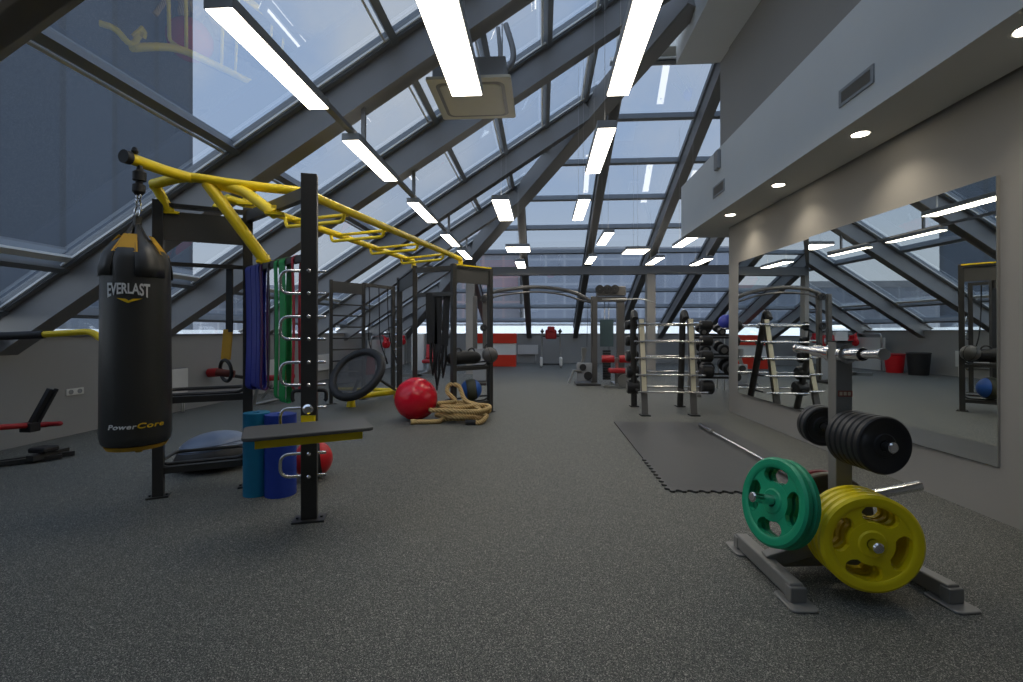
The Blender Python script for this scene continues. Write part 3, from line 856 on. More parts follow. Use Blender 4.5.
# ------------------------------------------------------------------ things stored on and hung from the rig
def band_mesh(w, L, th, sag=.06, gap=.028):
    """closed elastic loop hung over a bar: two strands that meet in a bend at the bottom"""
    q = MB(); pts = []
    n = 10
    for k in range(n+1): pts.append((-gap*(1-.3*sin(pi*k/n)), -.02 - (L-.06)*k/n))
    for k in range(1, 8): pts.append((-gap*cos(pi*k/8), -(L-.04) - .04*sin(pi*k/8)))
    for k in range(n+1): pts.append((gap*(1-.3*sin(pi*k/n)), -(L-.04) + (L-.06)*k/n))
    for k in range(1, 8): pts.append((.032*cos(pi*k/8)*1.0, -.02+.055*sin(pi*k/8)))
    N_ = len(pts); ring = []
    for i in range(N_):
        a = V(pts[i-1]); b = V(pts[(i+1) % N_]); t = (b-a).normalized(); nn = V((-t.y, t.x))
        c = V(pts[i])
        ring.append([q.bm.verts.new((s*w/2, c.x+nn.x*e*th, c.y+nn.y*e*th)) for s, e in ((-1,-.5),(1,-.5),(1,.5),(-1,.5))])
    for i in range(N_):
        for k in range(4):
            f = q.bm.faces.new([ring[i][k], ring[i][(k+1) % 4], ring[(i+1) % N_][(k+1) % 4], ring[(i+1) % N_][k]])
    return q
M['blue'] = mat('blue_latex', (50,60,156), .5, var=.1); M['purple'] = mat('purple_latex', (84,38,92), .5); M['green'] = mat('green_latex', (24,150,76), .5)
M['bandred'] = mat('red_latex', (186,36,52), .5); M['olive'] = mat('dark_grey_latex', (64,60,66), .55)
dBF = (Fp-B)
angBF = atan2(dBF.y, dBF.x)
def band(t_, w, L, mt, label, name='resistance_band', off=0):
    o = band_mesh(w, L, .006).build(name, M[mt]); p = B + dBF*t_
    o.location = (p.x, p.y+off, 1.745); o.rotation_euler = (0, 0, angBF)
    tag(o, label, 'resistance band', 'resistance bands on the rig crossbar')
band(.07, .115, .95, 'blue', 'dark blue resistance band next to the black and yellow suspension straps')
band(.175, .085, .93, 'blue', 'dark blue resistance band, the middle one of the three blue bands')
band(.25, .05, .94, 'blue', 'dark blue resistance band touching the narrow purple one')
band(.31, .03, .94, 'purple', 'narrow purple resistance band beside the blue bands')
band(.44, .02, .92, 'olive', 'thin dark grey resistance band hanging alone between the purple and green ones')
band(.56, .05, .98, 'green', 'green resistance band, narrower of the two green ones')
band(.66, .09, 1.0, 'green', 'wide green resistance band hanging beside the thin red band')
band(.82, .03, .9, 'bandred', 'thin red resistance band hanging beside the big handle post')

t = thing('suspension_trainer', 'black and yellow suspension straps hanging beside the dark blue bands', 'suspension trainer', (at_y(231, 300, 3.72).x, 3.72, 1.77))
q = MB(); q.bar((-.012,0,.02), (-.016,0,-.5), .05, .012, (0,1,0)); q.bar((.012,-.02,.02), (.01,-.02,-.52), .035, .012, (0,1,0)); q.build('strap', M['blackp'], t)
q = MB(); q.bar((-.016,-.01,-.5), (-.03,-.02,-.74), .075, .014, (0,1,0)); q.build('webbing', M['tan'], t)
q = MB(); q.torus((-.03,-.02,-.83), .085, .014, (.55,1,.1), 28, 8); q.build('loop', M['blackp'], t)
q = MB(); q.cyl((-.09,-.05,-.84), (.03,.0,-.86), .03, 12); q.build('handle', mat('brown_foam_grip', (110,52,42), .7), t)

# balance dome
M['dome'] = mat('blue_grey_dome', (108,122,146), .28, var=.05)
bo_c = at_y(217, 462, 4.28)
t = thing('balance_trainer', 'blue-grey half dome balance trainer on the floor behind the lowest rig shelf', 'balance trainer', (bo_c.x, bo_c.y, .036))
t.rotation_euler = (radians(0), radians(-6), 0)
q = MB(); q.lathe([(0,0), (.26,0), (.32,.03), (.33,.06), (.325,.10), (.30,.14), (.29,.15), (0,.15)], seg=48); q.build('platform', M['blackp'], t)
q = MB(); q.lathe([(.29,.148), (.28,.18), (.25,.22), (.2,.252), (.12,.278), (.05,.288), (0,.29)], seg=48); q.build('dome', M['dome'], t)
q = MB(); q.torus((0,0,.165), .286, .008, (0,0,1), 48, 8); q.torus((0,0,.195), .271, .005, (0,0,1), 48, 8); q.build('rib', M['dome'], t)

# rolled mats standing on the floor
def rolled(name, p, r, h, mt, label, seed):
    t = thing(name, label, 'rolled mat', (p.x, p.y, 0), seed, 'upright rolled mats')
    q = MB(); n = 90; turns = 5; pts = []
    for k in range(n+1):
        u = k/n; a = 2*pi*turns*u; pts.append((( .03 + (r-.03)*u), a))
    th = (r-.03)/turns*.82; L0 = []
    for (rr, a) in pts:
        L0.append([q.bm.verts.new(((rr-e*th)*cos(a), (rr-e*th)*sin(a), z)) for e, z in ((0,0),(0,h),(1,h),(1,0))])
    for k in range(n):
        for j in range(4):
            f = q.bm.faces.new([L0[k][j], L0[k+1][j], L0[k+1][(j+1) % 4], L0[k][(j+1) % 4]]); f.smooth = j in (0, 2)
    q.bm.faces.new(L0[0]); q.bm.faces.new(L0[-1][::-1])
    q.build('mat_roll', mt, t)
rolled('rolled_mat', at_z(256, 494), .1, .63, mat('teal_foam', (14,120,158), .55), 'teal rolled exercise mat standing upright beside the darker blue roll', 2.0)
rolled('rolled_mat', at_z(280, 494), .118, .62, mat('blue_foam', (28,60,158), .55), 'deep blue rolled exercise mat standing upright under the grey bench', .6)

# medicine balls
def two_tone(name, label, p, r, c1, c2, axis):
    t = thing(name, label, 'medicine ball', p, 0)
    q = MB(); q.sphere((0,0,0), r, 32, 18); 
    o = q.build('ball_panel', c1, t)
    ax = V(axis).normalized()
    q = MB()
    hs = [-.42,-.4,-.2,0,.2,.4,.42]
    prof = [(sqrt(1-h*h)*r*(1.012 if abs(h) < .41 else .99), h*r) for h in hs]
    q.lathe(prof, (0,0,0), ax, 36); q.build('ball_band', c2, t)
    q = MB()
    for h in (-.43, .43): q.torus(ax*h*r, sqrt(1-h*h)*r, .004, ax, 36, 6)
    q.build('seam', M['blackp'], t)
rb = at_y(313, 460, 4.0)
two_tone('medicine_ball', 'red and black medicine ball on the floor behind the big handle post', (rb.x, rb.y, .16), .16, mat('red_ball_rubber', (206,26,36), .4), M['blackp'], (.9,.35,.1))
mb = at_y(471, 391, 7.3)
two_tone('medicine_ball', 'blue medicine ball with a dark olive band on the lowest rig shelf', (mb.x, mb.y, mb.z+.02), .165, mat('blue_ball_rubber', (38,92,176), .45), mat('olive_ball_rubber', (62,66,54), .6), (1,.25,.1))

# exercise ball
c = at_y(416, 400, 6.75)
t = thing('exercise_ball', 'shiny red inflatable exercise ball on the floor before the far rig frame', 'exercise ball', (c.x, c.y, .30))
q = MB(); q.sphere((0,0,0), .30, 48, 28); q.build('ball_skin', mat('shiny_red_vinyl', (214,18,44), .2, var=.04), t)
q = MB()
for k in range(-3, 4): q.torus(V((0,0,.035*k)), sqrt(.3**2-(.035*k)**2)+.0005, .0022, (0,0,1), 48, 6)
o = q.build('grip_rib', M['red'], t); o.rotation_euler = (radians(70), radians(25), 0)

# battle rope coil
M['rope'] = mat('tan_rope', (196,166,108), .85, var=.25, scale=40)
def rope_mat():
    m, nt, b = newmat('twisted_tan_rope')
    tc = N(nt, 'ShaderNodeTexCoord'); wv = N(nt, 'ShaderNodeTexWave', i_Scale=14., i_Distortion=1.5); wv.bands_direction = 'DIAGONAL'
    nt.links.new(tc.outputs['Object'], wv.inputs['Vector'])
    mx = N(nt, 'ShaderNodeMix', data_type='RGBA'); mx.inputs[6].default_value = srgb(160,128,78); mx.inputs[7].default_value = srgb(214,186,130)
    nt.links.new(wv.outputs['Color'], mx.inputs[0]); nt.links.new(mx.outputs[2], b.inputs['Base Color']); b.inputs['Roughness'].default_value = .9
    bp = N(nt, 'ShaderNodeBump', i_Strength=.6, i_Distance=.01); nt.links.new(wv.outputs['Color'], bp.inputs['Height']); nt.links.new(bp.outputs['Normal'], b.inputs['Normal'])
    return m
rc = at_z(462, 420.5)
t = thing('battle_rope', 'thick tan battle rope coiled on the floor beside the red exercise ball', 'rope', (rc.x, rc.y, 0))
rnd = random.Random(3); pts = []
pts += [(-.60, -.33, .034), (-.45, -.30, .034), (-.28, -.26, .036)]
for k in range(54):
    a = -2.2 + 2*pi*k/9.0; lp = k/9
    rx = .33 + .07*sin(lp*2.1); ry = .19 + .04*cos(lp*1.7)
    pts.append((.03*sin(lp*3) + rx*cos(a) + rnd.uniform(-.06,.06), .04*cos(lp*2.3) + ry*sin(a) + rnd.uniform(-.06,.06), .04 + .03*lp + .02*abs(sin(a*1.5+lp))))
pts += [(-.12,.10,.26), (-.24,.16,.38), (-.22,.22,.48), (-.08,.2,.46), (.02,.12,.28), (.2,-.02,.2), (.36,-.2,.1), (.3,-.3,.035), (.22,-.31,.035)]
q = MB(); q.tube(smooth_path(pts, 5), .032, 10); q.build('rope_strand', rope_mat(), t)
q = MB(); q.cyl((.24,-.31,.036), (.1,-.315,.036), .036, 12); q.build('rope_grip', M['blackp'], t)
q = MB(); q.cyl((-.58,-.327,.036), (-.64,-.34,.036), .036, 12); q.build('rope_grip', M['rope'], t)

# black suspension straps on the far frame
for i, (px0, px1, zb, lab) in enumerate(((431, 433, .62, 'broad black hanging strap on the far rig frame, closest to the red ball'), (439, 437, .40, 'black hanging strap on the far rig frame, the longest of the three'),
                           (447, 443, .58, 'black hanging strap on the far rig frame, next to the shelf post'))):
    a = at_y(px0, 300, 7.05); b = at_y(px1, 380, 7.05); 
    t = thing('suspension_strap', lab, 'strap', (a.x, 7.05, 1.80), 0, 'black straps on the far frame')
    q = MB(); dx = b.x-a.x
    q.bar((0,0,.03), (dx*.6,0,-(1.8-zb)*.62), .16 if i == 0 else .10, .02, (0,1,0)); q.build('strap', M['blackp'], t)
    q = MB(); q.tube([(dx*.6-.02,0,-(1.8-zb)*.6), (dx*.8-.03,.01,-(1.8-zb)*.82), (dx,0,-(1.8-zb)), (dx*.8+.03,-.01,-(1.8-zb)*.82), (dx*.6+.02,0,-(1.8-zb)*.6)], .022, 8); q.build('loop', M['blackp'], t)
# black bags on the upper far shelf
c = at_y(464, 358, 7.3)
t = thing('power_bag', 'black weighted power bag lying on the upper shelf of the far rig frame', 'weight bag', (c.x, c.y, c.z), .75)
q = MB(); q.tube([(-.3,0,0), (-.27,0,0), (-.2,0,.0), (0,0,.01), (.2,0,0), (.27,0,0), (.3,0,0)], [.03,.07,.1,.105,.1,.07,.03], 16); q.build('bag_body', M['blackp'], t)
for s in (-.12, .12):
    q = MB(); q.tube(arc((s,-.02,.09), .06, 0, pi, 8, (1,0,0), (0,-.2,1)), .012, 8); q.build('handle', M['black'], t)
c = at_y(489, 354, 7.2)
t = thing('slam_ball', 'dark grey slam ball tucked behind the shelf post of the far rig frame', 'slam ball', (c.x, c.y+.12, c.z-.02))
q = MB(); q.sphere((0,0,0), .12, 24, 14); q.build('ball_skin', M['machine'], t)
q = MB(); q.torus((0,0,0), .1205, .004, (1,.2,.3), 32, 6); q.torus((0,0,0), .1205, .004, (.1,1,.1), 32, 6); q.build('seam', M['blackp'], t)

# wall bars with hanging cords
LO = at_z(331, 404); L2p = at_y(363.5, 332, 8.7); L2p.z = 0; L3 = at_y(393, 332, 9.5); L3.z = 0
wb = thing('wall_bars', 'black climbing ladder frame standing behind the tilted mini trampoline', 'wall bars', LO)
def wpart(q, n_, mt='black'):
    for v in q.bm.verts: v.co -= LO
    return q.build(n_, M[mt], wb, 0)
for p_, w_ in ((LO, .05), (L2p, .055), (L3, .07)):
    q = MB(); q.obox((p_.x, p_.y, 1.08), (w_, w_, 2.16), Matrix.Rotation(.7, 3, 'Z')); wpart(q, 'upright')
    q = MB(); q.obox((p_.x, p_.y, .006), (.16, .1, .012), Matrix.Rotation(.7, 3, 'Z')); wpart(q, 'foot_plate')
q = MB(); q.bar(LO+V((0,0,2.04)), L2p+V((0,0,2.04)), .02, .2); wpart(q, 'sign_panel', 'dark')
q = MB(); q.bar(L2p+V((0,0,2.13)), L3+V((0,0,2.13)), .05, .06); wpart(q, 'crossbar')
for k in range(9):
    z = 1.74 - .2*k
    q = MB(); q.cyl(LO+V((0,0,z)), L2p+V((0,0,z)), .014, 8); wpart(q, 'rung')
for k in range(4):
    z = 1.5-.3*k
    q = MB(); q.tube(rounded([L3+V((.03,0,z)), L3+V((.13,-.03,z)), L3+V((.13,-.03,z-.15)), L3+V((.03,0,z-.15))], .06), .011, 8); wpart(q, 'step_handle', 'chrome')
for k, f in enumerate((.18, .5, .8)):
    a = L2p.lerp(L3, f); 
    t = thing('rope_cord', 'thin black cord hanging from the climbing frame, %s of three' % ['first', 'second', 'third'][k], 'cord', (a.x, a.y, 2.1), 0, 'cords on the climbing frame')
    q = MB(); q.tube(smooth_path([(0,0,.02), (.01,0,-.5), (-.01+.03*k,.01,-1.0), (.1+.03*k,.02,-1.35)], 6), .011, 8); q.build('cord_line', M['blackp'], t)
    q = MB(); q.cyl((.1+.03*k,.02,-1.35), (.13+.03*k,.02,-1.47), .017, 10); q.build('grip', M['blackp'], t)

# mini trampoline
c = at_y(357, 374, 7.55)
t = thing('mini_trampoline', 'tilted round rebounder trampoline with black rim and yellow base', 'trampoline', (c.x, c.y, 0))
nn = V((-.24, -.754, .61)).normalized(); cc = V((0,0,c.z))
q = MB(); q.torus(cc, .43, .066, nn, 56, 12); 
o = q.build('rim_pad', M['blackp'], t)
def mesh_mat():
    m, nt, b = newmat('woven_mesh'); b.inputs['Base Color'].default_value = srgb(84,84,84); b.inputs['Roughness'].default_value = .8
    out = nt.nodes['Material Output']; tr = N(nt, 'ShaderNodeBsdfTransparent'); mx = N(nt, 'ShaderNodeMixShader'); mx.inputs[0].default_value = .62
    nt.links.new(tr.outputs[0], mx.inputs[1]); nt.links.new(b.outputs[0], mx.inputs[2]); nt.links.new(mx.outputs[0], out.inputs[0]); return m
q = MB(); q.lathe([(0,.004), (.41,.004), (.41,-.004), (0,-.004)], cc, nn, 48); q.build('jump_mat', mesh_mat(), t)
q = MB()
a_ = nn.orthogonal().normalized(); b_ = nn.cross(a_)
lowp = cc - V((0,0,.0))
ft = at_z(351, 407) - V((c.x, c.y, 0)); fr_ = at_z(396, 398) - V((c.x, c.y, 0)); fl_ = at_z(334, 396) - V((c.x, c.y, 0))
ft.z = fr_.z = fl_.z = 0
q.tube([ft+V((0,0,.0)), ft+V((0,.02,.2))], [.075,.05], 14)
q.tube([ft+V((0,.03,.16)), fr_+V((0,0,.12))], .05, 10); q.tube([fl_+V((0,0,.14)), fr_+V((0,.1,.14))], .035, 10)
q.tube([fl_+V((0,0,0)), fl_+V((0,0,.17))], .04, 10); q.tube([fr_, fr_+V((0,0,.14))], .045, 10)
q.build('base_frame', M['yellow'], t)
q = MB(); low = cc - (V((0,0,1)) - nn*nn.z).normalized()*.42; q.tube([ft+V((0,.04,.18)), cc-nn*.06-V((0,0,.05))], .03, 10); q.tube([fr_+V((0,.05,.13)), cc-nn*.05+V((.25,0,0))], .025, 10); q.build('tilt_strut', M['black'], t)

# ------------------------------------------------------------------ sit-up bench by the sill wall at the picture edge
b0 = at_z(62, 459)
t = thing('situp_bench', 'black and red sit-up bench beside the sill wall under the white socket', 'bench', (b0.x, b0.y, 0))
dirn = (at_z(0, 467) - b0).normalized(); q = MB()
for s in (0, .13): q.bar(V((0,s,.03)), dirn*1.2+V((0,s,.03)), .05, .04)
q.bar(dirn*.15+V((0,-.1,.055)), dirn*.15+V((0,.25,.055)), .07, .05); q.build('base_rail', M['black'], t)
q = MB(); q.tube(smooth_path([V((-.1,.1,.33)), V((-.3,.07,.32)), dirn*.55+V((0,.07,.36)), dirn*.9+V((0,.07,.33)), dirn*1.3+V((0,.07,.27))], 6), [.006]+[.024]*4+[.028]*20, 10, ); q.bar(dirn*.8+V((0,.07,.03)), dirn*.8+V((0,.07,.34)), .06, .06); q.build('spine', M['red'], t, .006)
lv0 = at_y(30, 427, b0.y) - b0; lv1 = at_y(51, 389, b0.y+.1) - b0
q = MB(); q.bar(lv0, lv1, .055, .045, (1,0,0)); q.bar(lv0+V((.03,.03,0)), lv1+V((.03,.03,0)), .03, .03, (1,0,0)); q.obox(lv0+V((0,0,.0)), (.12,.1,.09)); q.build('lever', M['blackp'], t, .006)
q = MB(); q.obox(dirn*.18+V((0,.07,.11)), (.17,.16,.05)); q.build('foot_pad', M['blackp'], t, .015)

# red padded bench with chrome frame behind the rig
b0 = at_z(252, 405)
t = thing('padded_bench', 'red padded workout bench on a chrome frame behind the hanging bands', 'bench', (b0.x, b0.y, 0), 0)
def lp(px, py, dy=0): return at_y(px, py, b0.y+dy) - b0
q = MB(); q.tube(rounded([lp(217, 412,-.3), lp(240, 408,-.1), lp(283, 398,.25)], .1), .03, 10); q.tube([lp(219,413,-.35)+V((-.02,0,0)), lp(219,413,-.35)+V((.1,.35,.0))], .032, 8); q.build('base_frame', M['satin'], t)
q = MB(); q.tube([lp(254,405), lp(257,390), lp(266,377)], .03, 10); q.tube([lp(262,398), lp(272,385)], .022, 8); q.build('pedestal', M['satin'], t)
q = MB(); q.cyl(lp(209,373,-.1), lp(221,372,-.1), .075, 16); q.build('roller_pad', M['red'], t)
q = MB(); q.bar(lp(222,374,-.05), lp(268,381), .06, .05); q.build('beam', M['black'], t)
q = MB(); q.obox(lp(270,378,.1), (.78,.28,.09), Matrix.Rotation(radians(-4), 3, 'Y')); q.build('seat_pad', M['red'], t, .03)
q = MB(); q.lathe([(0,-.03),(.09,-.03),(.1,0),(.09,.03),(0,.03)], lp(286,374,.05), (.5,1,.1), 20); q.build('side_pad', M['red'], t)
#PART3
# ------------------------------------------------------------------ plate tree
TX, TY = at_z(840, 577).x, at_z(840, 577).y
tree = thing('plate_tree', 'grey steel weight plate tree on two floor skids before the mirror', 'plate tree', (TX, TY, 0))
def tl(v): return V(v) - V((TX, TY, 0))
q = MB(); q.box(-.04, .04, -.035, .035, .04, 1.2); q.build('upright', M['gunmetal'], tree, .004)
q = MB(); q.box(-.043, .043, -.038, .038, 1.2, 1.206); q.build('cap', M['blackp'], tree)
skids = (at_z(768, 580).x, at_z(940, 594).x)
sl0, sl1 = at_z(741, 549), at_z(797, 604); sr1 = at_z(954, 605)
for i, (a, b) in enumerate(((sl0, sl1), (V((sr1.x-.09, sl0.y+.05, 0)), sr1))):
    a, b = tl(a), tl(b); u = (b-a).normalized(); s = V((-u.y, u.x, 0))
    q = MB(); q.bar(a+V((0,0,.055)), b+V((0,0,.055)), .065, .075); q.build('skid', M['gunmetal'], tree, .008)
    for e, d in ((a, -1), (b, 1)):
        q = MB(); c = e+u*d*-.01
        Mm = Matrix.Translation(c) @ Matrix.Rotation(atan2(u.y, u.x), 4, 'Z')
        q.prism(rrect(.09, .065, .03), 0, .012, Mm); q.obox(c+V((0,0,.045)), (.05,.075,.07), Matrix.Rotation(atan2(u.y,u.x), 3, 'Z')); q.build('skid_foot', M['blackp'] if 0 else M['gunmetal'], tree, .006)
q = MB(); mdl = tl((sl0+sl1)/2); mdl.z = .07; mdr = tl(V((sr1.x-.05, (sl0.y+sr1.y)/2+.05, 0))); mdr.z = .07
q.bar((0,0,.2), mdl, .07, .07); q.bar((0,0,.2), mdr, .07, .07); q.bar(mdl, mdr, .06, .05); q.build('cross_member', M['gunmetal'], tree, .006)
# sticker on the post
q = MB(); q.box(-.03, .039, -.0362, -.0352, .925, .955); st = q.build('sticker', mat('red_sticker', (150,80,66), .6), tree)
q = MB()
for k in range(3): q.box(-.024+.02*k, -.010+.02*k, -.0372, -.0364, .931, .949)
q.build('print', mat('cream_print', (206,188,160), .6), st)
def horn(p, d, L, r=.0245, name='horn', stop=True):
    p = V(p); d = V(d).normalized()
    q = MB(); q.lathe([(0,0), (.04,0), (.04,.012), (r,.014), (r,L-.006), (r-.006,L), (0,L)], p, d, 20)
    return q.build(name, M['chrome'], tree)
HB = V((-.06, -.99, .05)).normalized(); HK = V((.02, .99, .06)).normalized()
zt, zm, zlw = 1.135, .73, .285
# top: chrome sleeves with thinner ends, front and rear
for d in (HB, V((-.10,.99,.06))):
    d = V(d).normalized(); q = MB()
    q.lathe([(0,0), (.045,0), (.045,.03), (.032,.032), (.032,.15), (.03,.155)], V((0,0,zt))+d*.04, d, 20)
    q.lathe([(.02,.155), (.02,.29), (.026,.292), (.026,.31), (.0,.312)], V((0,0,zt))+d*.04, d, 16); q.build('top_sleeve', M['chrome'], tree)
HM = V((.11, -.99, .02)).normalized(); HY = V((-.08, -.99, .03)).normalized()
horn(V((0,0,zm))+HM*.04, HM, .29); horn(V((0,0,zm))+HK*.04, HK, .27)
horn(V((0,0,zlw-.005))+HY*.04, HY, .29); horn(V((0,0,zlw-.02))+HK*.04, HK, .30)
HL = V((-.956,-.27,.22)).normalized(); HR = V((.99,.02,.17)).normalized()
horn(V((-.05,0,.34)), HL, .47); 
hre = tl(at_y(921, 485.5, TY+.02)); hrs = V((.05,0,hre.z-.07)); horn(hrs, hre-hrs, (hre-hrs).length)

def plate_mesh(R, th, mt, slots=4, rot=.35, rim=.2):
    """grip plate: rim, hub and spokes with openings between them"""
    q = MB(); h = th/2
    r1, r2 = R*.44, R*.76
    q.lathe([(r2, -h*.7), (r2+.006, -h*.95), (r2+.02, -h), (R-.012, -h), (R, -h+.01), (R, h-.01), (R-.012, h), (r2+.02, h), (r2+.006, h*.95), (r2, h*.7)], axis=(0,0,1), seg=64, closed=True)
    q.lathe([(.026, -h*.95), (.03, -h), (.055, -h), (.062, -h*.72), (r1, -h*.68), (r1, h*.68), (.062, h*.72), (.055, h), (.03, h), (.026, h*.95)], axis=(0,0,1), seg=48, closed=True)
    for k in range(slots):
        a0 = rot + 2*pi*k/slots; hw0, hw1 = .40, .40
        poly = []
        n = 8
        # spoke: wide at hub, flaring into the rim with rounded fillets
        def hw(r):
            u = (r-r1)/(r2-r1); return .19 + .20*abs(2*u-1)**2.8
        rs = [r1-.004 + (r2-r1+.008)*j/n for j in range(n+1)]
        for r in rs: poly.append((r*cos(a0-hw(min(max(r,r1),r2))), r*sin(a0-hw(min(max(r,r1),r2)))))
        for j in range(1, 6):
            a = a0 - hw(r2) + 2*hw(r2)*j/6; poly.append((rs[-1]*cos(a), rs[-1]*sin(a)))
        for r in rs[::-1]: poly.append((r*cos(a0+hw(min(max(r,r1),r2))), r*sin(a0+hw(min(max(r,r1),r2)))))
        for j in range(1, 6):
            a = a0 + hw(r1) - 2*hw(r1)*j/6; poly.append((rs[0]*cos(a), rs[0]*sin(a)))
        q.prism(poly, -h*.62, h*.62)
    return q
def orient(o, p, d, roll=0):
    d = V(d).normalized()
    o.location = p; o.rotation_euler = (d.to_track_quat('Z', 'Y') @ Quaternion((0,0,1), roll)).to_euler()
M['yplate'] = mat('yellow_plate_rubber', (246,222,18), .42, var=.05, bump=.03)
M['gplate'] = mat('green_plate_rubber', (18,156,112), .45, var=.05, bump=.03)
M['bplate'] = mat('black_plate_rubber', (34,34,35), .45, var=.08)
M['mplate'] = mat('maroon_plate_rubber', (120,26,32), .45, var=.06)
M['rim'] = mat('bronze_plate_rim', (112,104,86), .35, .5, var=.1)
def put(mesh_o, base, d, dist, label, name, roll=0, group=None):
    o = mesh_o if mesh_o.users_collection and not mesh_o.get('used') else mesh_o.copy()
    if o is not mesh_o: COL.objects.link(o)
    mesh_o['used'] = 1
    orient(o, V((TX, TY, 0)) + V(base) + V(d).normalized()*dist, d, roll)
    tag(o, label, 'weight plate', group)
    if 'used' in o: 
        pass
    return o
def ident(): pass
yb = V((0,0,zlw-.02))
yt_ = plate_mesh(.22, .042, 0).build('grip_plate', M['yplate'])
names = ['front yellow grip plate facing into the room on the lower horn of the plate tree', 'second yellow grip plate from the front of its stack', 'third yellow grip plate from the front of its stack', 'rearmost yellow grip plate of the stack, against the post']
for k in range(4): put(yt_, yb+V((0,0,.015)), HY, .262-.046*k, names[k], 'grip_plate', .15, 'yellow grip plates')
gt = plate_mesh(.216, .042, 0).build('grip_plate', M['gplate'])
for k, l in enumerate(('outer green grip plate on the side horn of the plate tree', 'inner green grip plate tucked behind the outer green one')): put(gt, V((-.05,0,.335)), HL, .335-.046*k, l, 'grip_plate', .5, 'green grip plates')
# black discs
def disc(R, th, mt, name='weight_disc'):
    q = MB(); h = th/2
    q.lathe([(.026,-h), (.05,-h), (.055,-h+.004), (R*.78,-h+.004), (R*.82,-h), (R-.006,-h), (R,-h+.006), (R,h-.006), (R-.006,h), (R*.82,h), (R*.78,h-.004), (.055,h-.004), (.05,h), (.026,h)], seg=48, closed=True)
    return q.build(name, mt)
dt_ = disc(.132, .034, M['bplate'])
ordw = ['outermost', 'second', 'third', 'fourth', 'fifth', 'innermost']
for k in range(6): put(dt_, V((0,0,zm)), HM, .265-.036*k, '%s black weight disc of the thick six-disc stack on the plate tree' % ordw[k], 'weight_disc', 0, 'black discs on the upper horn')
d2 = disc(.108, .036, M['bplate'])
for k, l in enumerate(('outer small black weight disc behind the post of the plate tree', 'inner small black weight disc behind the post of the plate tree')): put(d2, V((0,0,zm)), HK, .20-.04*k, l, 'weight_disc', 0, 'black discs behind the post')
mt_ = plate_mesh(.215, .042, 0).build('grip_plate', M['mplate'])
put(mt_, yb, HK, .20, 'maroon grip plate on the rear lower horn behind the yellow plates', 'grip_plate', .2)
bz = disc(.23, .04, M['rim'])
put(bz, yb, HK, .12, 'bronze-grey weight disc just behind the post of the plate tree', 'weight_disc')
for o in list(COL.objects):
    if 'used' in o: del o['used']

# ------------------------------------------------------------------ floor mat with puzzle teeth and the barbell
M['mat'] = mat('black_floor_mat', (66,66,65), .5, var=.1, scale=3, bump=.08)
mx0, mx1, my0, my1 = at_z(669, 492).x, 2.35, at_z(669, 492).y, at_z(612, 422.5).y
poly = []
def teeth(a, b, n, side, amp=.018):
    out = []; a, b = V(a), V(b); d = b-a; nrm = V((-d.y, d.x)).normalized()*side
    for k in range(n):
        for f, h in ((.05,0),(.12,.8),(.2,1),(.4,1),(.48,.8),(.55,0),(.62,-.6),(.7,-.8),(.85,-.8),(.95,-.5)):
            out.append(tuple(a + d*((k+f)/n) + nrm*amp*h))
    return out
half = mx0 + .62; ym = (my0+my1)/2 - .5
poly += teeth((mx0, my0), (half, my0), 7, -1)
poly += [(half, my0), (mx1, my0), (mx1, my1), (mx0, my1), (mx0, ym)]
poly += teeth((mx0, ym), (mx0, my0), 10, -1)
t = thing('floor_mat', 'black rubber lifting mat with puzzle teeth lying under the barbell', 'floor mat', (0,0,0))
t.location = ((mx0+mx1)/2, (my0+my1)/2, 0)
q = MB(); q.prism([(x-t.location.x, y-t.location.y) for x, y in poly], .0005, .016); q.build('mat_slab', M['mat'], t)
be = at_z(700, 425, .045); bn = at_z(790, 474.5, .045)
u = (bn-be).normalized()
t = thing('barbell', 'bare chrome barbell lying across the black lifting mat', 'barbell', ((be+bn)/2)[:])
c = (be+bn)/2
q = MB(); q.cyl(be-c+u*.42, be-c+u*(2.2-.42), .014, 14); q.build('shaft', M['chrome'], t)
for s, e in ((1, be-c), (-1, be-c+u*2.2)):
    q = MB(); q.lathe([(0,0), (.022,0), (.025,.004), (.025,.40), (.037,.402), (.037,.43), (.014,.432)], e, u*s, 18); q.build('sleeve', M['chrome'], t)

# ------------------------------------------------------------------ A-frame barbell rack
fA, fB, rA, rB_ = at_z(645, 415.5), at_z(694, 415.5), at_z(634, 406.5), at_z(680, 406.5)
rk = thing('barbell_rack', 'A-frame barbell rack with chrome cross rails standing before the mirror wall end', 'barbell rack', ((fA.x+fB.x)/2, (fA.y+rB_.y)/2, 0))
RK = V(rk.location)
yt0 = (fA.y+rA.y)/2 + .05
def rkp(q, n, mt, bev=0): return q.build(n, M[mt] if isinstance(mt, str) else mt, rk, bev)
M['cream'] = mat('champagne_rail', (214,206,178), .35, .3, var=.04)
for f, topx in ((fA, at_y(641, 320, yt0-.1).x), (fB, at_y(690, 320, yt0-.1).x)):
    tp = V((topx, yt0-.1, 1.45)); f0 = V((f.x, f.y, 0))
    q = MB(); q.bar(f0-RK, tp-RK, .09, .05, (0,-1,.2)); rkp(q, 'front_upright', 'machine', .004)
    q = MB(); d = (tp-f0); q.bar(f0-RK+d*.24+V((0,-.035,0)), tp-RK+V((0,-.035,0)), .07, .02, (0,-1,.2)); rkp(q, 'rail_strip', 'cream', .003)
    q = MB(); q.obox(f0-RK+V((0,0,.008)), (.14,.16,.016)); rkp(q, 'foot_plate', 'blackp')
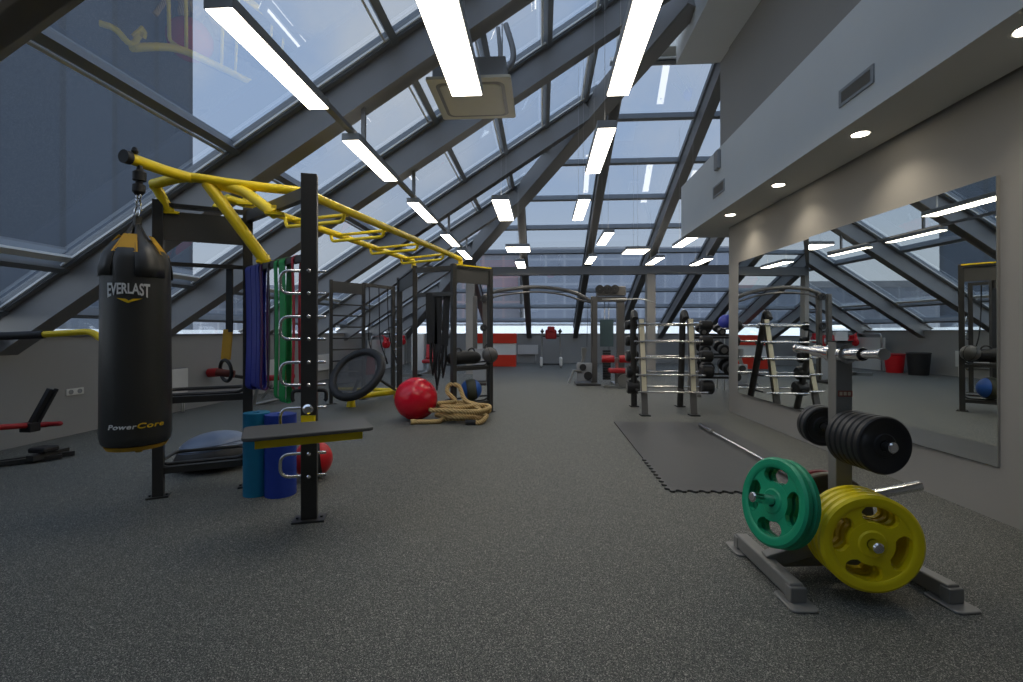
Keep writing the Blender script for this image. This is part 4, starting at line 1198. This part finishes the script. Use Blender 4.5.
for f, topx in ((rA, at_y(634, 312, yt0).x), (rB_, at_y(684, 311, yt0).x)):
    q = MB(); f0 = V((f.x, f.y, 0)); q.tube(smooth_path([f0-RK, f0.lerp(V((topx, yt0+.05, 1.4)), .5)-RK, V((topx, yt0+.08, 1.4))-RK, V((topx, yt0, 1.56))-RK, V((topx, yt0-.1, 1.46))-RK], 6), .05, 10); rkp(q, 'rear_upright', 'black')
    q = MB(); q.obox(f0-RK+V((0,0,.008)), (.14,.16,.016)); rkp(q, 'foot_plate', 'blackp')
for k, (y_, xa_, xb_) in enumerate(((324, 637, 702), (341.5, 634, 703), (358, 635, 705), (375, 636, 705), (392, 638, 708))):
    z = 1.40 - .26*k
    yy = fA.y + (yt0-.1-fA.y)*z/1.45 - .07
    a = at_y(xa_, y_, yy); b = at_y(xb_, y_, yy)
    z = a.z
    q = MB(); q.cyl(V((a.x, yy, z))-RK, V((b.x, yy, z))-RK, .014, 10); rkp(q, 'cross_rail', 'chrome')
    for f in (.12, .82):
        q = MB(); c = V((a.x+(b.x-a.x)*f, yy+.03, z-.015))-RK; q.obox(c, (.03,.07,.02)); rkp(q, 'hook', 'gunmetal')
# fixed barbells on the rear of the rack
def fixed_barbell(L, r, label):
    t = thing('fixed_barbell', label, 'barbell', (0,0,0), 0, 'fixed barbells on the rack')
    q = MB(); q.cyl((-L/2,0,0), (L/2,0,0), .015, 10); q.build('shaft', M['chrome'], t)
    for s in (-1, 1):
        q = MB(); q.lathe([(0,-.1), (r-.02,-.1), (r,-.08), (r,.08), (r-.02,.1), (0,.1)], (s*(L/2-.1),0,0), (s,0,0), 24); q.build('weight_head', M['bplate'], t)
        q = MB(); q.lathe([(0,.1),(r*.6,.101),(r*.62,.104),(0,.106)], (s*(L/2-.1),0,0), (s,0,0), 20); q.build('end_cap', M['gunmetal'], t)
    return t
posn = ['topmost', 'second', 'middle', 'fourth', 'lowest']
for k in range(5):
    z = 1.36 - .255*k; r = (.075, .085, .095, .11, .12)[k]
    yy = yt0 + .2 + .035*k
    o = fixed_barbell(1.40, r, '%s black-headed barbell on the rear side of the A-frame rack' % posn[k])
    o.location = (RK.x+.15+.015*k, yy, z)
    q = MB()
    for s in (-.36, .36): q.bar(V((RK.x+s, yt0+.06, z-.035))-RK, V((RK.x+s, yy+.06, z-.03))-RK, .03, .025)
    rkp(q, 'rear_hook', 'black')

# dumbbell rack further back past the wall end
dr = thing('dumbbell_rack', 'three-tier dumbbell rack past the end of the mirror wall, partly hidden', 'dumbbell rack', (4.0, 9.7, 0))
for sx in (-1.0, 1.0):
    q = MB(); q.bar((sx, -.25, 0), (sx, .1, 1.35), .07, .06, (1,0,0)); q.bar((sx, .35, 0), (sx, .1, 1.35), .07, .06, (1,0,0)); q.bar((sx,-.32,.03), (sx,.42,.03), .08, .06); q.build('side_frame', M['gunmetal'], dr, .005)
tiers = ((1.16, .0), (.78, -.1), (.40, -.2))
for z, y in tiers:
    for dy, dz in ((-.1,-.02), (.12,.03)):
        q = MB(); q.bar((-1.02, y+dy, z+dz), (1.02, y+dy, z+dz), .05, .04); q.build('shelf_rail', M['black'], dr)
def dumbbell(r, L, label):
    t = thing('dumbbell', label, 'dumbbell', (0,0,0), 0, 'dumbbells on the rack')
    q = MB(); q.cyl((0,-L/2,0), (0,L/2,0), .016, 10); q.build('handle', M['chrome'], t)
    for s in (-1, 1):
        q = MB(); q.lathe([(0,-.055), (r-.012,-.055), (r,-.043), (r,.043), (r-.012,.055), (0,.055)], (0,s*(L/2-.05),0), (0,s,0), 24); q.build('weight_head', M['bplate'], t)
        q = MB(); q.lathe([(0,.055),(r*.55,.056),(r*.57,.059),(0,.06)], (0,s*(L/2-.05),0), (0,s,0), 20); q.build('end_cap', M['rim'] if 0 else M['gunmetal'], t)
    return t
tn_ = ['top', 'middle', 'bottom']; cnt = ['first', 'second', 'third', 'fourth', 'fifth', 'sixth']
for ti, (z, y) in enumerate(tiers):
    r = (.075, .105, .135)[ti]; n_ = (6, 6, 5)[ti]; p0 = None
    for k in range(n_):
        l = 'black dumbbell on the %s tier of the dumbbell rack, %s from the mirror wall' % (tn_[ti], cnt[k])
        o = p0 = dumbbell(r, .36, l) if p0 is None else p0
        if k: o = dup(p0, (0,0,0), None, l)
        o.location = (4.0-.86+k*1.72/(n_-1), 9.7+y+.01, z+.056+r); o.rotation_euler = (radians(13), 0, 0)
p = at_y(729, 322, 10.6)
t = thing('stability_cushion', 'blue wrapped gym ball on a stand beyond the dumbbell rack', 'gym ball', (p.x, 10.75, 0))
q = MB(); q.sphere((0,0,p.z), .17, 24, 14); q.build('ball', M['blue'], t)
q = MB(); q.torus((0,0,p.z-.14), .12, .015, (0,0,1), 24, 8)
for k in range(3): q.tube([(.12*cos(k*2.09),.12*sin(k*2.09),p.z-.14), (.25*cos(k*2.09),.25*sin(k*2.09),0)], .015, 8)
q.build('stand', M['satin'], t)

# ------------------------------------------------------------------ cable crossover machine
CY = 11.6
cm = thing('cable_crossover', 'grey cable crossover machine with a long curved arch bar', 'cable machine', (0, CY, 0))
def cp(px, py, dy=0): return at_y(px, py, CY+dy) - V((0, CY, 0))
q = MB(); arcp = [cp(484, 296), cp(496, 291.5), cp(515, 288.5), cp(538, 287), cp(562, 289.5), cp(580, 295), cp(592, 302)]
q.tube(smooth_path(arcp, 6), .045, 10); q.tube(smooth_path([p+V((0,.0,-.12)) for p in arcp[:-1]]+[arcp[-1]+V((0,0,-.02))], 6), .022, 8); q.build('arch_bar', M['machine'], cm)
def tower(xc, sgn):
    for s in (-.12, .12):
        q = MB(); q.box(xc+s-.05, xc+s+.05, -.05, .05, 0, 2.12); q.build('column', M['machine'], cm, .006)
    q = MB(); q.box(xc-.2, xc+.2, -.45, .45, 0, .06); q.build('base_foot', M['black'], cm, .01)
    q = MB()
    for k in range(14): q.box(xc-.06, xc+.06, -.1, .02, .1+.045*k, .14+.045*k)
    q.build('weight_stack', M['blackp'], cm)
    q = MB(); q.box(xc-.16, xc+.16, -.14, -.11, .08, .85); q.build('stack_shroud', M['housing'], cm, .004)
    for z in (2.05, 1.35):
        q = MB(); q.lathe([(.02,-.02),(.085,-.02),(.07,0),(.085,.02),(.02,.02)], (xc+sgn*.1,-.1,z), (0,1,0), 20, closed=True); q.build('pulley', M['blackp'], cm)
    q = MB(); q.cyl((xc+sgn*.18,-.1,2.05), (xc+sgn*.2,-.12,.95), .006, 6); q.tube(arc((xc+sgn*.2,-.12,.88), .07, 0, 2*pi, 14, (1,0,0), (0,0,1)), .014, 8); q.build('cable_handle', M['blackp'], cm)
tower(cp(480, 332).x, 1); 
tr = cp(594, 332).x
q = MB(); q.box(tr-.075, tr+.075, -.06, .06, 0, 2.1); q.build('column', M['machine'], cm, .006)
# low pulley and foot plates beside the column
q = MB(); q.box(tr-.45, tr+.12, -.4, .3, 0, .05); q.build('base_foot', M['black'], cm, .01)
q = MB(); q.box(tr-.42, tr-.06, -.16, -.1, .08, .52); q.build('stack_shroud', M['housing'], cm, .01)
q = MB(); q.lathe([(0,-.02),(.09,-.02),(.1,0),(.09,.02),(0,.02)], (tr-.16,-.2,.22), (0,1,0), 20); q.build('pulley', M['blackp'], cm)
q = MB(); q.lathe([(0,-.02),(.07,-.02),(.08,0),(.07,.02),(0,.02)], (tr-.28,-.2,.42), (0,1,0), 20); q.build('pulley', M['blackp'], cm)
q = MB(); q.bar((tr-.3,-.12,.5), (tr-.2,-.1,.85), .06, .06, (0,1,0)); q.obox((tr-.26,-.13,.78), (.1,.08,.2)); q.tube([(tr-.62,-.25,.05), (tr-.5,-.2,.35), (tr-.3,-.15,.3)], .03, 8); q.build('swivel_arm', M['satin'], cm)
q = MB(); q.cyl((tr-.18,-.1,.9), (tr-.14,0,2.0), .006, 6); q.cyl((tr-.05,-.1,.9), (tr-.05,-.1,2.0), .006, 6); q.build('cable', M['blackp'], cm)

# ------------------------------------------------------------------ lat pulldown beside it
lx = cp(618, 332).x
lt = thing('lat_pulldown', 'lat pulldown machine with red pads and a pulley block on top', 'weight machine', (lx, CY+.1, 0))
q = MB(); q.box(-.02, .16, -.07, .07, 0, 2.1); q.build('column', M['machine'], lt, .006)
q = MB(); q.box(-.5, .2, -.09, .09, 1.98, 2.1); q.box(-.5, .18, -.14, .14, 2.12, 2.34); q.build('top_block', M['machine'], lt, .01)
for x in (-.44, -.26, -.08):
    q = MB(); q.lathe([(.02,-.03),(.1,-.03),(.08,0),(.1,.03),(.02,.03)], (x,-.15,2.27), (0,1,0), 20, closed=True); q.build('pulley', M['blackp'], lt)
q = MB(); q.tube(rounded([(-.1,-.3,2.02), (.55,-.3,2.02), (.85,-.3,1.92)], .1), .014, 8); q.tube([(-.1,-.3,2.02), (-.4,-.3,2.02)], .014, 8); q.build('pull_bar', M['satin'], lt)
q = MB()
for k in range(12): q.box(-.34, -.16, -.02, .1, .1+.06*k, .15+.06*k)
q.build('weight_stack', M['blackp'], lt)
q = MB(); q.box(-.42, -.1, -.05, -.03, .9, 1.55); q.build('chart_board', mat('teal_board', (64,84,88), .5), lt)
for x in (-.3, -.2):
    q = MB(); q.cyl((x, .02, .7), (x, .02, 2.0), .01, 6); q.build('guide_rod', M['satin'], lt)
for s in (-1, 1):
    q = MB(); q.cyl((-.1+s*.06, -.55, .63), (-.1+s*.34, -.55, .63), .085, 16); q.build('knee_roller', M['red'], lt)
q = MB(); q.cyl((-.45,-.55,.63), (.25,-.55,.63), .02, 8); q.bar((-.1,-.5,.05), (-.1,-.55,.66), .07, .07, (0,1,0)); q.bar((-.1,-.9,.03), (-.1,.1,.03), .1, .06); q.bar((-.45,-.9,.03), (.3,-.9,.03), .08, .06); q.build('seat_frame', M['satin'], lt)
q = MB(); q.obox((0,-.75,.38), (.62,.34,.1)); q.build('seat', M['red'], lt, .03)
q = MB(); q.lathe([(0,-.03),(.14,-.03),(.15,0),(.14,.03),(0,.03)], (-.0,-.95,.17), (0,1,0), 24); q.build('wheel', M['satin'], lt)

# ------------------------------------------------------------------ far end of the hall
c0 = at_y(470, 367, 17.4); c1 = at_y(516, 367, 17.4)
t = thing('counter', 'red and white striped reception counter at the far end of the hall', 'counter', ((c0.x+c1.x)/2, 17.6, 0))
hw_ = (c1.x-c0.x)/2
M['orange'] = mat('orange_red_laminate', (214,50,24), .4, var=.03)
q = MB(); q.box(-hw_, hw_, -.3, .3, 0, .42); q.build('base_panel', M['orange'], t, .008)
q = MB(); q.box(-hw_, hw_, -.28, .28, .42, .84); q.build('front_panel', M['white'], t, .008)
q = MB(); q.box(-hw_-.02, hw_+.02, -.32, .32, .84, 1.2); q.build('top_panel', M['orange'], t, .008)
DY = 17.0
d0 = at_y(551, 365.5, DY)
t = thing('dip_station', 'chin and dip station with a red back pad before the end wall glass', 'dip station', (d0.x, DY, 0))
for s in (-1, 1):
    q = MB(); q.tube(rounded([(s*.34,-.3,0), (s*.34,-.25,.05), (s*.32,.1,.8), (s*.31,.1,1.32)], .1), .03, 10); q.build('upright', M['gunmetal'], t)
    q = MB(); q.tube(rounded([(s*.31,.1,1.22), (s*.31,-.4,1.22), (s*.31,-.42,1.36)], .05), .025, 8); q.obox((s*.31,-.15,1.27), (.12,.4,.07)); q.build('arm_rest', M['blackp'], t)
    q = MB(); q.obox((s*.34,-.1,.22), (.1,.5,.3)); q.build('side_foot', M['white'], t, .04)
q = MB(); q.cyl((-.34,-.2,.12), (.34,-.2,.12), .03, 8); q.cyl((-.31,.1,1.1), (.31,.1,1.1), .025, 8); q.build('cross_tube', M['black'], t)
q = MB(); q.obox((0,.05,1.17), (.40,.1,.34)); q.obox((0,.03,1.34), (.26,.12,.22)); q.build('back_pad', M['red'], t, .05)
# white partition with a handrail and red things hung on it, by the sill wall
t = thing('partition', 'white half-height partition with a steel handrail along the sill wall', 'partition', (XL+.35, 16.4, 0))
q = MB(); q.box(-.03, .03, -1.9, 1.9, .0, 1.0); q.build('board', M['white'], t, .005)
q = MB(); q.tube(rounded([(.1,-1.9,0), (.1,-1.9,1.12), (.1,1.9,1.12), (.1,1.9,0)], .1), .022, 10)
for y in (-.65, .65): q.cyl((.1,y,0), (.1,y,1.12), .018, 8)
q.build('handrail', M['satin'], t)
M['redcloth'] = mat('red_glove_leather', (214,26,36), .5)
for i, (y, z) in enumerate(((-.95, .86), (.95, .92))):
    t = thing('boxing_glove', 'red boxing glove pair hanging on the white partition, %s' % ('nearer to the tilted trampoline' if i == 0 else 'nearer to the end wall'), 'boxing glove', (XL+.60, 16.4+y, z), .4*i, 'boxing gloves on the handrail')
    for s in (-1, 1):
        q = MB(); q.sphere((0, s*.1, -.02), .1, 16, 10, (1, 1, 1.25)); q.sphere((.04, s*.1+s*.06, .03), .05, 12, 8); q.cyl((0, s*.1, .06), (0, s*.07, .2), .06, 12); q.build('glove', M['redcloth'], t)
    q = MB(); q.tube([(0,-.07,.18), (-.12,0,.28-(.06*i)), (0,.07,.18)], .012, 8); q.build('lace', M['redcloth'], t)
t = thing('red_tub', 'round red storage tub on the floor beside the white partition', 'tub', (XL+.55, 13.9, 0))
q = MB(); q.lathe([(0,0), (.2,0), (.25,.5), (.27,.52), (.27,.54), (.24,.54), (.19,.03), (0,.03)], seg=28); q.build('tub_body', M['redcloth'], t)
q = MB(); q.torus((0,.0,.53), .262, .014, (0,0,1), 28, 8); q.build('rim', M['red'], t)
t = thing('waste_bin', 'black round waste bin on the floor beside the red tub', 'bin', (XL+.55, 13.1, 0))
q = MB(); q.lathe([(0,0), (.22,0), (.27,.6), (.25,.6), (.2,.03), (0,.03)], seg=28); q.build('bin_body', M['blackp'], t)
q = MB(); q.torus((0,0,.6), .265, .016, (0,0,1), 28, 8); q.build('rim', M['black'], t)
# red exercise machine seen between the far rig posts
t = thing('leg_machine', 'leg press machine with red pads and white shrouds behind the far rig frame', 'weight machine', (at_y(424, 365, 13.6).x, 13.6, 0))
q = MB(); q.box(-.5, .5, -.5, -.42, 0, .08); q.box(-.5, .5, .5, .58, 0, .08); q.box(-.06, .06, -.5, .55, .02, .1); q.build('base_frame', M['satin'], t)
q = MB(); q.box(-.48, -.1, .4, .5, .1, 1.2); q.build('stack_shroud', M['white'], t, .02)
q = MB(); q.bar((.05,.3,.1), (.15,.45,1.15), .08, .08, (0,1,0)); q.bar((.15,.45,1.1), (.4,.1,.9), .06, .06); q.build('frame_arm', M['satin'], t)
q = MB(); q.obox((.18,.25,.78), (.34,.12,.66), Matrix.Rotation(radians(-14), 3, 'X')); q.build('back_pad', M['red'], t, .04)
q = MB(); q.obox((.18,-.05,.42), (.36,.5,.1)); q.build('seat', M['red'], t, .04)
q = MB(); q.bar((.18,.0,.1), (.18,-.02,.4), .08, .08, (0,1,0)); q.build('seat_post', M['satin'], t)
